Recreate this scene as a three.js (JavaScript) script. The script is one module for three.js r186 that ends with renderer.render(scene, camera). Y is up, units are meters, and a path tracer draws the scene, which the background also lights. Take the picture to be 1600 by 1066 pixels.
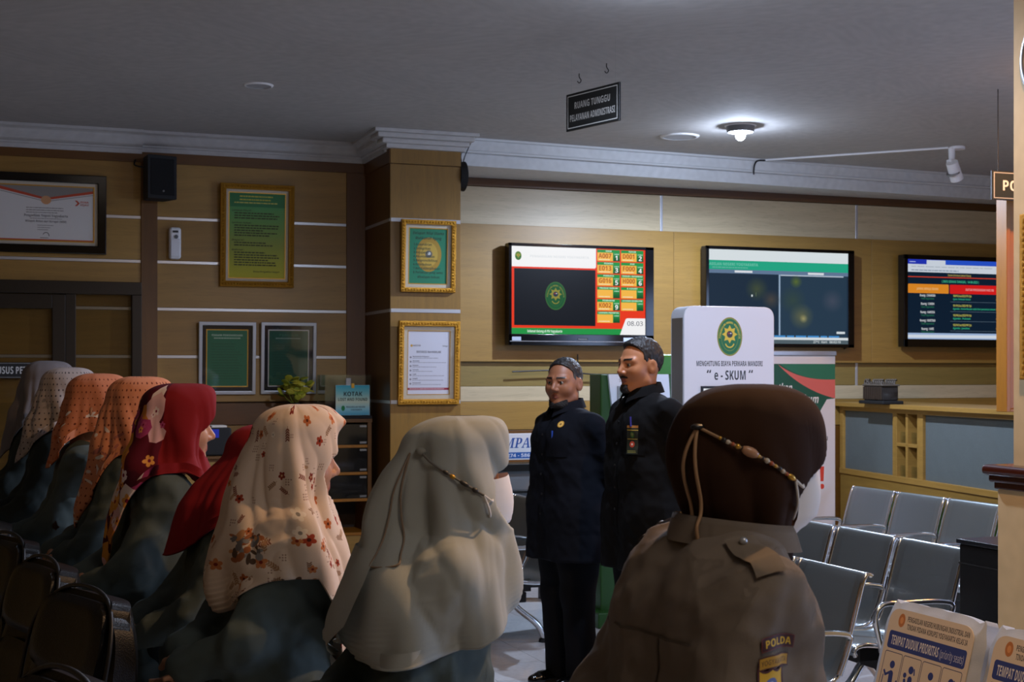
import * as THREE from 'three';
import { RoundedBoxGeometry } from 'three/addons/geometries/RoundedBoxGeometry.js';
import { mergeGeometries } from 'three/addons/utils/BufferGeometryUtils.js';
import { ImprovedNoise } from 'three/addons/math/ImprovedNoise.js';
import { RectAreaLightUniformsLib } from 'three/addons/lights/RectAreaLightUniformsLib.js';

// ---------- camera, sky, exposure, large lights ----------
const scene = new THREE.Scene();
scene.background = new THREE.Color(0x05070a);
const YAW = 20.5 * Math.PI / 180, FOCAL = 2200;
const camera = new THREE.PerspectiveCamera(2 * Math.atan(533 / FOCAL) * 180 / Math.PI, 1600 / 1066, 0.05, 60);
camera.position.set(0, 1.6, 0);
camera.rotation.y = -YAW;
camera.setViewOffset(1600, 1066, 0, -52, 1600, 1066);
camera.focus = 4.2; camera.userData.fStop = 11;
camera.updateProjectionMatrix(); camera.updateMatrixWorld(true);
const renderer = new THREE.WebGLRenderer({ antialias: true });
renderer.toneMapping = THREE.LinearToneMapping;
renderer.toneMappingExposure = .92;
renderer.shadowMap.enabled = true;
RectAreaLightUniformsLib.init();
// daylight entering through the window band in the right wall, out of frame
const DAY = new THREE.RectAreaLight(0xb4ceff, 5, 5.4, 2.0);
DAY.position.set(9.14, 1.75, -1.6); DAY.lookAt(0, 1.75, -1.6); scene.add(DAY);

// ---------- helpers ----------
let seed = 7;
const rnd = () => { seed = (seed * 1664525 + 1013904223) >>> 0; return seed / 4294967296; };
const rr = (a, b) => a + (b - a) * rnd();
const noise = new ImprovedNoise();
const N3 = (x, y, z) => noise.noise(x + 31.7, y + 11.3, z + 57.1);
const clamp = (x, a = 0, b = 1) => x < a ? a : x > b ? b : x;
const sstep = (a, b, x) => { const t = clamp((x - a) / (b - a)); return t * t * (3 - 2 * t); };
const lerp = (a, b, t) => a + (b - a) * t;
const V = (x, y, z) => new THREE.Vector3(x, y, z);
const taken = {};
function numbered(n) { if (!(n in taken)) { taken[n] = 0; return n; } taken[n]++; return n + '_' + String(taken[n]).padStart(3, '0'); }
const shadowOn = o => { o.castShadow = true; o.receiveShadow = true; return o; };
function part(name, geo, m, parent) { const o = shadowOn(new THREE.Mesh(geo, m)); o.name = name; parent.add(o); return o; }
function thing(name, label, category, pos = [0, 0, 0], turn = 0, group) {
  const o = new THREE.Group(); o.name = numbered(name); scene.add(o);
  o.position.set(...pos); o.rotation.y = turn; o.userData = { label, category };
  if (group) o.userData.group = group;
  return o;
}
function solo(name, label, category, geo, m, pos = [0, 0, 0], turn = 0, group) {
  const o = part(numbered(name), geo, m, scene); o.position.set(...pos); o.rotation.y = turn;
  o.userData = { label, category }; if (group) o.userData.group = group; return o;
}
function struct(name, geo, m, parent = scene, label) {
  const o = part(parent === scene ? numbered(name) : name, geo, m, parent);
  o.userData.kind = 'structure'; if (label) o.userData.label = label; return o;
}
// box given by its limits, uv in metres
function uvMetres(g, off = 0) {
  const p = g.attributes.position, n = g.attributes.normal, uv = new Float32Array(p.count * 2);
  for (let i = 0; i < p.count; i++) {
    const ax = Math.abs(n.getX(i)), ay = Math.abs(n.getY(i)), az = Math.abs(n.getZ(i));
    const x = p.getX(i), y = p.getY(i), z = p.getZ(i);
    if (ax >= ay && ax >= az) { uv[2 * i] = z; uv[2 * i + 1] = y; } else if (ay >= az) { uv[2 * i] = x; uv[2 * i + 1] = z; } else { uv[2 * i] = x; uv[2 * i + 1] = y; }
    uv[2 * i] += off; uv[2 * i + 1] += off * 1.7;
  }
  g.setAttribute('uv', new THREE.BufferAttribute(uv, 2)); return g;
}
function bx(x0, x1, y0, y1, z0, z1, r = 0) {
  const w = x1 - x0, h = y1 - y0, d = z1 - z0;
  const g = r > 0 ? new RoundedBoxGeometry(w, h, d, 2, Math.min(r, w * .49, h * .49, d * .49)) : new THREE.BoxGeometry(w, h, d);
  g.translate((x0 + x1) / 2, (y0 + y1) / 2, (z0 + z1) / 2);
  return uvMetres(g, rr(0, 3));
}
const flat = g => { const q = g.index ? g.toNonIndexed() : g; for (const k of Object.keys(q.attributes)) if (!['position', 'normal', 'uv'].includes(k)) q.deleteAttribute(k); return q; };
const merge = gs => mergeGeometries(gs.map(flat));
const tube = (pts, r, seg = 24, rad = 8, closed = false) => new THREE.TubeGeometry(new THREE.CatmullRomCurve3(pts.map(p => V(...p)), closed, 'centripetal'), seg, r, rad, closed);
const cyl = (x, y0, y1, z, r0, r1 = r0, n = 20) => { const g = new THREE.CylinderGeometry(r1, r0, y1 - y0, n); g.translate(x, (y0 + y1) / 2, z); return g; };
const ball = (x, y, z, r, sx = 1, sy = 1, sz = 1, n = 16) => { const g = new THREE.SphereGeometry(r, n, Math.max(8, n * .7 | 0)); g.scale(sx, sy, sz); g.translate(x, y, z); return g; };
// ---------- textures and materials ----------
function canvas(w, h, draw) {
  const c = document.createElement('canvas'); c.width = w; c.height = h; const g = c.getContext('2d'); draw(g, w, h);
  const t = new THREE.CanvasTexture(c); t.colorSpace = THREE.SRGBColorSpace; t.magFilter = THREE.LinearFilter; return t;
}
function dataTex(n, f, srgb = true) {
  const a = new Uint8Array(n * n * 4);
  for (let j = 0; j < n; j++) for (let i = 0; i < n; i++) { const c = f(i / n, j / n); for (let k = 0; k < 3; k++) a[(j * n + i) * 4 + k] = clamp(c[k]) * 255; a[(j * n + i) * 4 + 3] = 255; }
  const t = new THREE.DataTexture(a, n, n); t.wrapS = t.wrapT = THREE.RepeatWrapping; t.magFilter = t.minFilter = THREE.LinearFilter;
  if (srgb) t.colorSpace = THREE.SRGBColorSpace; t.needsUpdate = true; return t;
}
// tiling noise
const TN = (u, v, fx, fy, s) => { const a = u * 6.28318, b = v * 6.28318, R = .159; return N3(Math.cos(a) * R * fx + s, Math.sin(a) * R * fx + Math.cos(b) * R * fy, Math.sin(b) * R * fy + s * 1.3); };
function grainTex(n, along) {   // wood veneer: light and dark streaks running along u (or v)
  return dataTex(n, (u, v) => {
    if (along) [u, v] = [v, u];
    const streak = .5 * TN(u, v, 1.5, 26, 2) + .35 * TN(u, v, 3, 70, 5) + .25 * TN(u, v, 9, 150, 9), cloud = .5 * TN(u, v, 2, 3, 14);
    const pore = TN(u, v, 14, 120, 21) > .32 ? -.07 : 0;
    const t = .9 + .08 * streak + .05 * cloud + pore * .5; return [t, t * .985, t * .95];
  });
}
const GR_H = grainTex(512, false), GR_V = grainTex(512, true);
const FINE = dataTex(256, (u, v) => { const t = .5 + .28 * TN(u, v, 60, 60, 3) + .2 * TN(u, v, 120, 120, 8); return [t, t, t]; }, false);
const MOTTLE = dataTex(256, (u, v) => { const t = .94 + .02 * TN(u, v, 4, 4, 3) + .04 * TN(u, v, 40, 40, 8); return [t, t, t]; });
const WEAVE = dataTex(128, (u, v) => { const a = Math.sin(u * 6.283 * 32) * Math.sin(v * 6.283 * 32); const t = .5 + .3 * a + .2 * TN(u, v, 20, 20, 4); return [t, t, t]; }, false);
function rep(t, x, y = x) { const c = t.clone(); c.repeat.set(x, y); c.wrapS = c.wrapT = THREE.RepeatWrapping; c.needsUpdate = true; return c; }
const M = (color, roughness = .6, o = {}) => new THREE.MeshStandardMaterial({ color, roughness, ...o });
const MP = (color, roughness, o = {}) => new THREE.MeshPhysicalMaterial({ color, roughness, ...o });
const wood = (c, vert, rough = .42) => M(c, rough, { map: rep(vert ? GR_V : GR_H, .9) });
const mat = {
  oak: wood(0xb68e48), oakB: wood(0xae8540), oakPale: wood(0xcfc1a2), oakDeep: wood(0xa58240), olive: wood(0x8f7c44),
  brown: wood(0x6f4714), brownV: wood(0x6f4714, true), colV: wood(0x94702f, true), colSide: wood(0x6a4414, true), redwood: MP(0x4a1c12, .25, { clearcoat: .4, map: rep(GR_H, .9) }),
  honey: wood(0xb8781f, true), wedge: wood(0x5e3c10),
  plaster: M(0xb9b6b2, .9, { map: rep(MOTTLE, .5) }), crown: M(0xc9c7c4, .7, { map: rep(MOTTLE, .6) }), whitePaint: M(0xd9dcdd, .6, { map: rep(MOTTLE, .6) }),
  beige: M(0xd9c193, .75, { map: rep(MOTTLE, .5) }),
  strip: M(0xc9ccd0, .3, { metalness: .7 }), alu: M(0x9a9b9c, .35, { metalness: .8 }), chrome: M(0xdfe3e8, .14, { metalness: 1 }), steel: M(0x8e9698, .33, { metalness: .85 }),
  darkAlu: M(0x2a231a, .35, { metalness: .4 }), black: M(0x0b0b0c, .4), blackGloss: M(0x060607, .12), blackMatte: M(0x101113, .75), rubber: M(0x141414, .8),
  leather: MP(0x0b0a0b, .42, { specularIntensity: .55, bumpMap: rep(FINE, 6), bumpScale: .0012 }), leatherTrim: M(0x0c0c0d, .5),
  white: M(0xe9eaec, .45), offwhite: M(0xd6d2c8, .55), lampWhite: M(0xe8e8e8, .5),
  glass: MP(0xffffff, .03, { transmission: 1, thickness: 0, ior: 1.5 }), glassDim: MP(0xe4e2dc, .04, { transmission: 1, thickness: 0, ior: 1.5 }),
  frost: MP(0x6f7977, .75, { transmission: .3, thickness: 0, map: rep(MOTTLE, 3) }), acrylic: MP(0xf1f6f6, .04, { transmission: 1, thickness: 0, ior: 1.45 }), smoke: MP(0x55504a, .05, { transmission: .85, thickness: 0, ior: 1.5 }),
  gold: M(0xc08a2c, .38, { metalness: .75, bumpMap: rep(FINE, 14), bumpScale: .004 }), goldThin: M(0xd0a040, .35, { metalness: .7 }), silverFrame: M(0xb9bcc0, .35, { metalness: .5 }), linen: M(0xcfc6b2, .9, { bumpMap: rep(WEAVE, 20), bumpScale: .0006 }),
};
// text helper: string squeezed to width w, centred (a=0), left (-1)
function txt(g, s, x, y, px, color, o = {}) {
  g.save(); g.fillStyle = color; g.font = (o.style || 'bold') + ' ' + px + 'px ' + (o.font || 'sans-serif'); g.textBaseline = 'middle'; g.textAlign = o.left ? 'left' : 'center';
  g.translate(x, y); if (o.rot) g.rotate(o.rot);
  const w = g.measureText(s).width; if (o.w) g.scale(o.w / w, 1);
  g.fillText(s, 0, 0); g.restore();
}
function lines(g, x, y, w, n, step, h, color, ragged = .35) { g.fillStyle = color; for (let i = 0; i < n; i++) { let q = x; const e = x + w * (1 - ragged * rnd()); while (q < e) { const l = Math.min(rr(.03, .1) * w, e - q); g.fillRect(q, y + i * step, l, h); q += l + w * .012; } } }
function roundRect(g, x, y, w, h, r) { g.beginPath(); g.moveTo(x + r, y); g.arcTo(x + w, y, x + w, y + h, r); g.arcTo(x + w, y + h, x, y + h, r); g.arcTo(x, y + h, x, y, r); g.arcTo(x, y, x + w, y, r); g.closePath(); }
function emblem(g, cx, cy, rx, ry, dim) {   // oval court emblem: green field, gold rim, ring of letters, gold sun flower
  const gold = dim ? '#8f8a35' : '#d8c030', green = dim ? '#14562c' : '#0f6a35', rim = dim ? '#2c6e34' : '#9aa52c';
  const el = (a, b, c) => { g.fillStyle = c; g.beginPath(); g.ellipse(cx, cy, a, b, 0, 0, 7); g.fill(); };
  el(rx, ry, dim ? '#3f6a30' : '#a08a28'); el(rx * .95, ry * .96, green); el(rx * .93, ry * .945, rim); el(rx * .9, ry * .92, green); el(rx * .68, ry * .74, rim); el(rx * .66, ry * .72, green);
  const ring = 'PENGADILAN NEGERI YOGYAKARTA', n = ring.length;
  for (let i = 0; i < n; i++) { const a = Math.PI * (1.0 + (i + .5) / n) ; const q = a; txt(g, ring[i], cx + Math.cos(q) * rx * .79, cy + Math.sin(q) * ry * .83 + ry * .1, Math.max(5, rx * .19), gold, { rot: q + Math.PI / 2 }); }
  g.fillStyle = gold; g.beginPath();
  for (let i = 0; i < 32; i++) { const a = i / 32 * 6.2832, k = i % 4 === 0 ? .62 : i % 4 === 2 ? .40 : .46; g[i ? 'lineTo' : 'moveTo'](cx + Math.cos(a) * rx * k, cy - ry * .12 + Math.sin(a) * rx * k * 1.05); }
  g.fill();
  g.fillStyle = dim ? '#234' : '#33302c'; g.beginPath(); g.arc(cx, cy - ry * .12, rx * .24, 0, 7); g.fill();
  g.fillStyle = '#a32a2a'; g.fillRect(cx - rx * .14, cy - ry * .2, rx * .13, ry * .07); g.fillStyle = '#ddd'; g.fillRect(cx + rx * .02, cy - ry * .2, rx * .12, ry * .06);
  g.strokeStyle = gold; g.lineWidth = rx * .09; g.beginPath(); g.arc(cx, cy + ry * .3, rx * .34, .25, Math.PI - .25); g.stroke();
}
// ---------- the room shell ----------
const WZ = -10.5, CEIL = 3.35;
const floorRoot = struct('floor', bx(-3.2, 9.4, -.16, -.004, -10.7, 3.6), M(0x8d8f90, .7), scene, 'pale grey joint bed of the glossy tiled floor');
const tileMats = [0xd3d7da, 0xcdd1d5, 0xd8dadb].map(c => MP(c, .09, { map: rep(MOTTLE, 1.2), specularIntensity: 1 }));
{
  const g = new THREE.BoxGeometry(.397, .012, .397); g.translate(0, -.006, 0); uvMetres(g);
  const far = [];
  for (let i = 0; i < 31; i++) for (let j = 0; j < 35; j++) {
    const x = -2.9 + i * .4, z = 3.3 - j * .4;
    if (x > .9 && x < 6.4 && z < -4.3) { const t = part('tile', g, tileMats[(i * 7 + j * 3 + i * j) % 3], floorRoot); t.position.set(x, 0, z); }
    else { const q = g.clone(); q.translate(x, 0, z); far.push(q); }
  }
  part('tiles_beyond', merge(far), tileMats[0], floorRoot).userData.kind = 'stuff';
}
struct('ceiling', bx(-3.2, 9.4, CEIL, CEIL + .15, -10.7, 3.6), mat.plaster, scene, 'plain matt grey ceiling');
const wallBack = struct('wall_back', bx(-3.2, 9.4, 0, CEIL, WZ - .2, WZ - .03), mat.wedge, scene, 'wall clad with oak veneer panels');
struct('wall_left', bx(-3.2, -3.0, 0, CEIL, WZ, 3.6), mat.oakDeep, scene, 'oak clad side wall');
{ // right wall with a window band, out of frame
  const z0 = -4.4, z1 = 1.2, y0 = .7, y1 = 2.8;
  struct('wall_right', merge([bx(9.2, 9.4, 0, CEIL, WZ, z0), bx(9.2, 9.4, 0, CEIL, z1, 3.6), bx(9.2, 9.4, y1, CEIL, z0, z1), bx(9.2, 9.4, 0, y0, z0, z1)]), mat.oakDeep, scene, 'oak clad side wall with a window band');
  const wn = struct('window_1', merge([bx(9.22, 9.3, y0, y0 + .06, z0, z1), bx(9.22, 9.3, y1 - .06, y1, z0, z1), ...[z0 + .03, -2.5, -.6, z1 - .03].map(z => bx(9.22, 9.3, y0 + .06, y1 - .06, z - .03, z + .03))]), mat.darkAlu, scene, 'dark aluminium window frame in the right wall');
  const pane = M(0x101418, .2, { emissive: 0xb4ceff, emissiveIntensity: 2 });
  for (const [a, b] of [[z0 + .06, -2.53], [-2.47, -.63], [-.57, z1 - .06]]) part('window_pane', bx(9.25, 9.27, y0 + .06, y1 - .06, a, b), pane, wn);
  struct('wall_front', bx(-3.2, 9.4, 0, CEIL, 3.45, 3.6), mat.oakDeep, scene, 'oak clad wall behind the camera');
}
// cladding of the left part: panels with aluminium strips between, brown border boards
const HS = [2.737, 2.418, 2.075, 1.728, 1.385];
const panelAt = (x0, x1, y0, y1, m, z1 = WZ + .006, name = 'panel') => part(name, bx(x0, x1, y0, y1, WZ - .04, z1, .002), m, wallBack);
const oaks = [mat.oak, mat.oakB];
{
  let tops = [3.135, ...HS];
  for (let i = 0; i < 5; i++) {
    panelAt(1.17, 2.576, tops[i + 1] + .012, tops[i] - (i ? .012 : 0), oaks[i % 2]);
    if (i < 4) { panelAt(-3, 1.054, tops[i + 1] + .012, tops[i] - (i ? .012 : 0), oaks[(i + 1) % 2]); }
    if (i < 4) { panelAt(1.17, 2.576, tops[i + 1] - .011, tops[i + 1] + .011, mat.strip, WZ + .002, 'metal_strip'); panelAt(-3, 1.054, tops[i + 1] - .011, tops[i + 1] + .011, mat.strip, WZ + .002, 'metal_strip'); }
  }
  panelAt(-3, 1.054, 1.40, 1.716, mat.oak); panelAt(-3, 1.054, .0, 1.40, mat.oakDeep);
  panelAt(-3, 2.724, 3.135, CEIL, mat.brown, WZ + .012, 'border_board');
  panelAt(1.054, 1.17, 0, 3.135, mat.brownV, WZ + .016, 'border_board'); panelAt(2.576, 2.724, 0, 3.135, mat.brownV, WZ + .016, 'border_board');
  panelAt(1.17, 2.576, 1.225, 1.385, mat.brown, WZ + .016, 'border_board'); panelAt(1.17, 2.576, 0, 1.22, mat.oakDeep);
}
// square column
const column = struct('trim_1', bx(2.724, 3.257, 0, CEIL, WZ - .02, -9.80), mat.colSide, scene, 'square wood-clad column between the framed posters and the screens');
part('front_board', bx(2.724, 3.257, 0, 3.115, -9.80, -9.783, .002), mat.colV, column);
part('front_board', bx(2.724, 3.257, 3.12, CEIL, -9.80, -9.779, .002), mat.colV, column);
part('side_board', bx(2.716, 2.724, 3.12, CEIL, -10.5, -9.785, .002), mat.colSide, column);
for (const y of [2.713, 2.06, 1.40]) { part('metal_strip', bx(2.728, 3.253, y - .013, y + .013, -9.79, -9.779), mat.strip, column); part('metal_strip', bx(2.721, 2.73, y - .011, y + .011, -10.48, -9.79), mat.strip, column); }
// wall of the screens
{
  const P = (x0, x1, y0, y1, m, z, n = 'panel') => part(n, bx(x0, x1, y0, y1, WZ - .04, z, .003), m, wallBack);
  P(3.257, 9.2, 3.085, CEIL, mat.wedge, WZ + .03, 'border_board');
  const v = [3.257, 5.246, 7.147, 9.2];
  for (let i = 0; i < 3; i++) { P(v[i] + (i ? .012 : 0), v[i + 1] - .012, 2.785, 3.083, mat.oakPale, WZ + .004); P(v[i] + (i ? .012 : 0), v[i + 1] - .012, 1.505, 1.70, mat.olive, WZ + .002); }
  for (const x of [5.246, 7.147]) { P(x - .012, x + .012, 2.785, 3.083, mat.strip, WZ + .006, 'metal_strip'); P(x - .012, x + .012, 1.39, 1.70, mat.strip, WZ + .006, 'metal_strip'); }
  const s = [3.257, 5.34, 7.273, 9.2];
  for (let i = 0; i < 3; i++) { P(s[i] + .001, s[i + 1] - .001, 1.70, 2.783, mat.oakDeep, WZ + .045); P(s[i] + .001, s[i + 1] - .001, 1.386, 1.503, mat.oakPale, WZ + .02); P(s[i] + .001, s[i + 1] - .001, 1.16, 1.384, mat.oakDeep, WZ + .03); P(s[i] + .001, s[i + 1] - .001, 0, 1.155, mat.brown, WZ + .03); }
}
// crown mouldings: profile (out from wall, down from ceiling) swept along a straight run
function crown(prof, x0, z0, x1, z1) {
  const L = Math.hypot(x1 - x0, z1 - z0), sh = new THREE.Shape(prof.map(p => new THREE.Vector2(p[0], p[1])));
  const g = new THREE.ExtrudeGeometry(sh, { depth: L, bevelEnabled: false, steps: 1 });
  // local: x outwards, y up, z along the run
  const dx = (x1 - x0) / L, dz = (z1 - z0) / L;
  const m = new THREE.Matrix4().makeBasis(V(dz, 0, -dx), V(0, 1, 0), V(dx, 0, dz)); m.setPosition(x0, CEIL, z0);
  g.applyMatrix4(m); return g;
}
const cp = (w, h) => { const a = [[0, 0], [w, 0], [w, -.02]]; for (let i = 1; i < 8; i++) { const t = i / 8; a.push([w - w * .72 * (t + .16 * Math.sin(t * 6.283)), -.02 - (h - .065) * (t - .1 * Math.sin(t * 6.283))]); } a.push([w * .26, -h + .045], [w * .26, -h + .035], [w * .16, -h + .03], [w * .16, -h], [0, -h]); return a; };
const crownA = struct('trim_2', crown(cp(.15, .155), 1.06, WZ, -3, WZ), mat.crown, scene, 'white crown moulding above the black-framed certificate');
const crownB = struct('trim_3', merge([crown(cp(.13, .14), 2.724, WZ, 1.06, WZ), crown(cp(.13, .14), 2.716, -9.85, 2.716, WZ + .01)]), mat.crown, scene, 'white crown moulding running into the column');
struct('trim_4', merge([bx(2.58, 3.36, 3.325, CEIL, -9.9, -9.655, .004), bx(2.605, 3.335, 3.29, 3.326, -9.9, -9.68, .01), bx(2.645, 3.305, 3.255, 3.291, -9.9, -9.71, .012), bx(2.685, 3.28, 3.225, 3.256, -9.9, -9.745, .004)]), mat.crown, scene, 'white stepped capital at the top of the column');
{ // soffit box along the wall of the screens, slightly out of parallel
  const slab = (y0, y1, inset) => { const q = new THREE.Shape([[3.257, 9.86 + inset], [9.2, 10.22 + inset], [9.2, 10.5], [3.257, 10.5]].map(p => new THREE.Vector2(...p))); const g = new THREE.ExtrudeGeometry(q, { depth: y1 - y0, bevelEnabled: false }); g.rotateX(-Math.PI / 2); g.translate(0, y0, 0); return g; };
  struct('trim_5', merge([slab(3.148, 3.25, .03), slab(3.25, CEIL, 0)]), mat.whitePaint, scene, 'white painted soffit box above the wall of screens');
  part('moulding', merge([tube([[3.257, 3.25, -9.862], [9.2, 3.25, -10.222]], .012, 2, 6), tube([[3.257, 3.345, -9.85], [9.2, 3.345, -10.21]], .014, 2, 6)]), mat.whitePaint, scene.children[scene.children.length - 1]);
}
// beige pillar at the right
{
  const p = struct('wall_pillar', bx(3.555, 4.15, 1.2, CEIL, -4.22, -3.6), mat.beige, scene, 'beige painted pillar at the right edge');
  part('base', bx(3.515, 4.19, 0, 1.205, -4.26, -3.56, .004), mat.beige, p);
  part('dado_rail', merge([bx(3.47, 4.235, 1.225, 1.265, -4.305, -3.515, .018), bx(3.49, 4.215, 1.2, 1.23, -4.285, -3.535, .01), bx(3.505, 4.2, 1.175, 1.203, -4.27, -3.55, .006)]), mat.redwood, p);
}
// baseboards
struct('baseboard_back', merge([bx(3.257, 9.2, 0, .1, WZ, WZ + .045), bx(-3, 2.1, 0, .1, WZ, WZ + .03)]), M(0x8f9294, .4), scene, 'grey tile skirting along the back wall');
struct('baseboard_column', merge([bx(2.71, 3.27, 0, .1, -9.80, -9.765), bx(2.705, 2.724, 0, .1, -10.1, -9.765)]), M(0x8f9294, .4), scene, 'grey tile skirting around the column');
{ // glazed door set into the left wall
  const d = struct('door_1', merge([bx(-.5, 1.054, 2.17, 2.262, WZ, WZ + .07, .004), bx(.985, 1.054, 0, 2.17, WZ, WZ + .07, .004), bx(.53, .60, 0, 2.17, WZ, WZ + .06, .004), bx(-.5, -.43, 0, 2.17, WZ, WZ + .07, .004)]), mat.darkAlu, scene, 'dark aluminium door frame with glass panes below the certificate');
  const leaf = part('door_leaf', merge([bx(.44, .53, 0, 2.165, WZ + .02, WZ + .065, .004), bx(-.43, -.34, 0, 2.165, WZ + .02, WZ + .065, .004), bx(-.34, .44, 2.065, 2.165, WZ + .02, WZ + .065, .004), bx(-.34, .44, 0, .12, WZ + .02, WZ + .065, .004)]), mat.darkAlu, d);
  part('glass_pane', bx(-.34, .44, .12, 2.065, WZ + .04, WZ + .046), mat.glassDim, d);
  part('glass_pane', bx(.60, .985, .05, 2.17, WZ + .04, WZ + .046), mat.glassDim, d);
  part('handle', merge([tube([[.475, 1.0, WZ + .065], [.475, 1.0, WZ + .11], [.475, 1.25, WZ + .11], [.475, 1.25, WZ + .065]], .01, 20, 8)]), mat.alu, d);
}
// ---------- lamps and ceiling fittings ----------
function downlight(x, z, color, cd, label, glow) {
  const o = thing('ceiling_lamp', label, 'lamp', [x, CEIL, z], 0, 'bulb downlights in the ceiling');
  const ring = new THREE.TorusGeometry(.075, .012, 8, 32); ring.rotateX(Math.PI / 2); ring.scale(1.3, .4, 1.3); part('trim_ring', ring, mat.lampWhite, o);
  part('reflector_cup', new THREE.LatheGeometry([[.03, -.002], [.078, -.002], [.084, -.046], [.094, -.044], [.1, -.004]].map(p => new THREE.Vector2(...p)), 36), M(0x6b6c6e, .5), o);
  part('lamp_socket', cyl(0, -.03, 0, 0, .02, .026), mat.lampWhite, o);
  const pts = [[.018, -.02], [.024, -.035], [.033, -.055], [.035, -.07], [.03, -.088], [.016, -.1], [0.001, -.103]].map(p => new THREE.Vector2(...p));
  part('light_bulb', new THREE.LatheGeometry(pts, 20), M(0xffffff, .4, { emissive: color, emissiveIntensity: glow }), o);
  const l = new THREE.SpotLight(color, cd, 0, 1.5, .25, 2); l.position.set(0, -.12, 0); l.target.position.set(0, -3, 0); l.castShadow = true; l.shadow.radius = 1.8; const p = new THREE.PointLight(color, cd * .09, 0, 2); p.position.set(0, -.07, 0); p.castShadow = true; p.shadow.radius = 1.6; p.name = 'bulb_glow'; o.add(p, l, l.target); l.name = 'bulb_beam'; l.target.name = 'beam_target'; return o;
}
downlight(4.983, -8.73, 0xd2e2ff, 30, 'glowing cool white bulb in a ceiling recess beside the round ceiling speaker', 40);
downlight(2.75, -5.55, 0xd2e2ff, 15, 'cool white ceiling bulb in front of the hanging waiting room sign, above the frame', 40);
downlight(2.35, -2.75, 0xffc890, 11, 'warm ceiling bulb above the row of women, out of frame', 40);
downlight(5.9, -6.2, 0xffb060, 7, 'warm ceiling bulb behind the pillar, out of frame', 40);
{ // flush panel lamp over the camera
  const o = thing('panel_lamp', 'warm white square ceiling panel lamp above the camera, out of frame', 'lamp', [1.55, CEIL, -.55]);
  part('frame', bx(-.45, .45, -.03, 0, -.45, .45, .004), mat.lampWhite, o); part('light_diffuser', bx(-.42, .42, -.034, -.03, -.42, .42), M(0xffffff, .5, { emissive: 0xffeedd, emissiveIntensity: 3 }), o);
  const l = new THREE.RectAreaLight(0xffeedd, 5.5, .84, .84); l.position.y = -.04; l.rotation.x = -Math.PI / 2; l.name = 'panel_beam'; o.add(l);
}
function ceilDisc(x, z, r, label, name, cat) {
  const o = thing(name, label, cat, [x, CEIL, z]);
  const pts = [[0, -.004], [r * .8, -.004], [r * .84, -.009], [r * .97, -.006], [r, 0]].map(p => new THREE.Vector2(...p));
  part('rim', new THREE.LatheGeometry(pts.slice(2), 40), mat.lampWhite, o); part('grille', new THREE.LatheGeometry(pts.slice(0, 3), 40), M(0xa7a8aa, .7, { bumpMap: rep(WEAVE, 6), bumpScale: .001 }), o); return o;
}
ceilDisc(4.779, -9.262, .145, 'round white ceiling speaker beside the glowing bulb', 'ceiling_speaker', 'speaker');
ceilDisc(1.547, -8.515, .09, 'small round flush fitting on the ceiling above the frames', 'ceiling_fitting', 'ceiling fitting');
for (const [x, z, w] of [[3.235, -7.536, 'nearer the column'], [3.273, -7.234, 'nearer the camera']]) solo('ceiling_hook', 'small bare wire hook in the ceiling above the hanging sign, ' + w, 'hook', tube([[0, 0, 0], [0, -.02, 0], [.012, -.04, 0], [0, -.055, 0], [-.012, -.045, 0]], .003, 16, 6), mat.black, [x, CEIL, z]);
{ // camera on the ceiling with its conduit
  const o = thing('security_camera', 'small white security camera hanging from the ceiling at the end of a conduit', 'camera', [6.951, CEIL, -8.947]);
  part('mount', cyl(.05, -.02, 0, 0, .06, .06), mat.white, o); part('arm', merge([cyl(0, -.11, -.01, 0, .022, .026), bx(-.03, .03, -.13, -.1, -.03, .03, .008)]), mat.white, o);
  const b = new THREE.CylinderGeometry(.045, .05, .15, 20); b.rotateZ(.55); b.rotateX(.3); b.translate(.01, -.19, .02); part('housing', b, mat.white, o);
  const c = new THREE.CylinderGeometry(.052, .052, .012, 20); c.rotateZ(.55); c.rotateX(.3); c.translate(.0, -.205, .018); part('lens_ring', c, mat.alu, o);
  const k = solo('cable_conduit', 'thin white conduit running along the ceiling to the security camera', 'conduit', merge([tube([[5.9, CEIL - .008, -10.03], [6.93, CEIL - .008, -8.96]], .009, 4, 6)]), mat.white);
  solo('black_cable', 'short black cable bending down over the white soffit', 'cable', tube([[5.93, CEIL - .012, -9.99], [5.86, CEIL - .02, -10.0], [5.835, CEIL - .06, -10.0], [5.83, CEIL - .1, -10.0], [5.83, CEIL - .13, -10.0]], .007, 20, 6), mat.black);
}
{ // speaker and cables on the column's right side
  const o = thing('horn_speaker', 'round black speaker fixed on the right side of the column under loose cables', 'speaker', [3.257, 3.06, -9.86]);
  const c = new THREE.CylinderGeometry(.1, .11, .05, 28); c.rotateZ(Math.PI / 2); c.translate(.025, 0, 0); part('body', c, mat.blackMatte, o);
  part('cable', tube([[.03, .1, 0], [.02, .16, .02], [.05, .22, .03], [.08, .27, .06]], .006, 20, 6), mat.black, o); part('cable', tube([[.04, .1, .01], [.05, .15, .03], [.075, .2, .02], [.1, .27, .05]], .004, 20, 6), mat.black, o);
}
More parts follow.
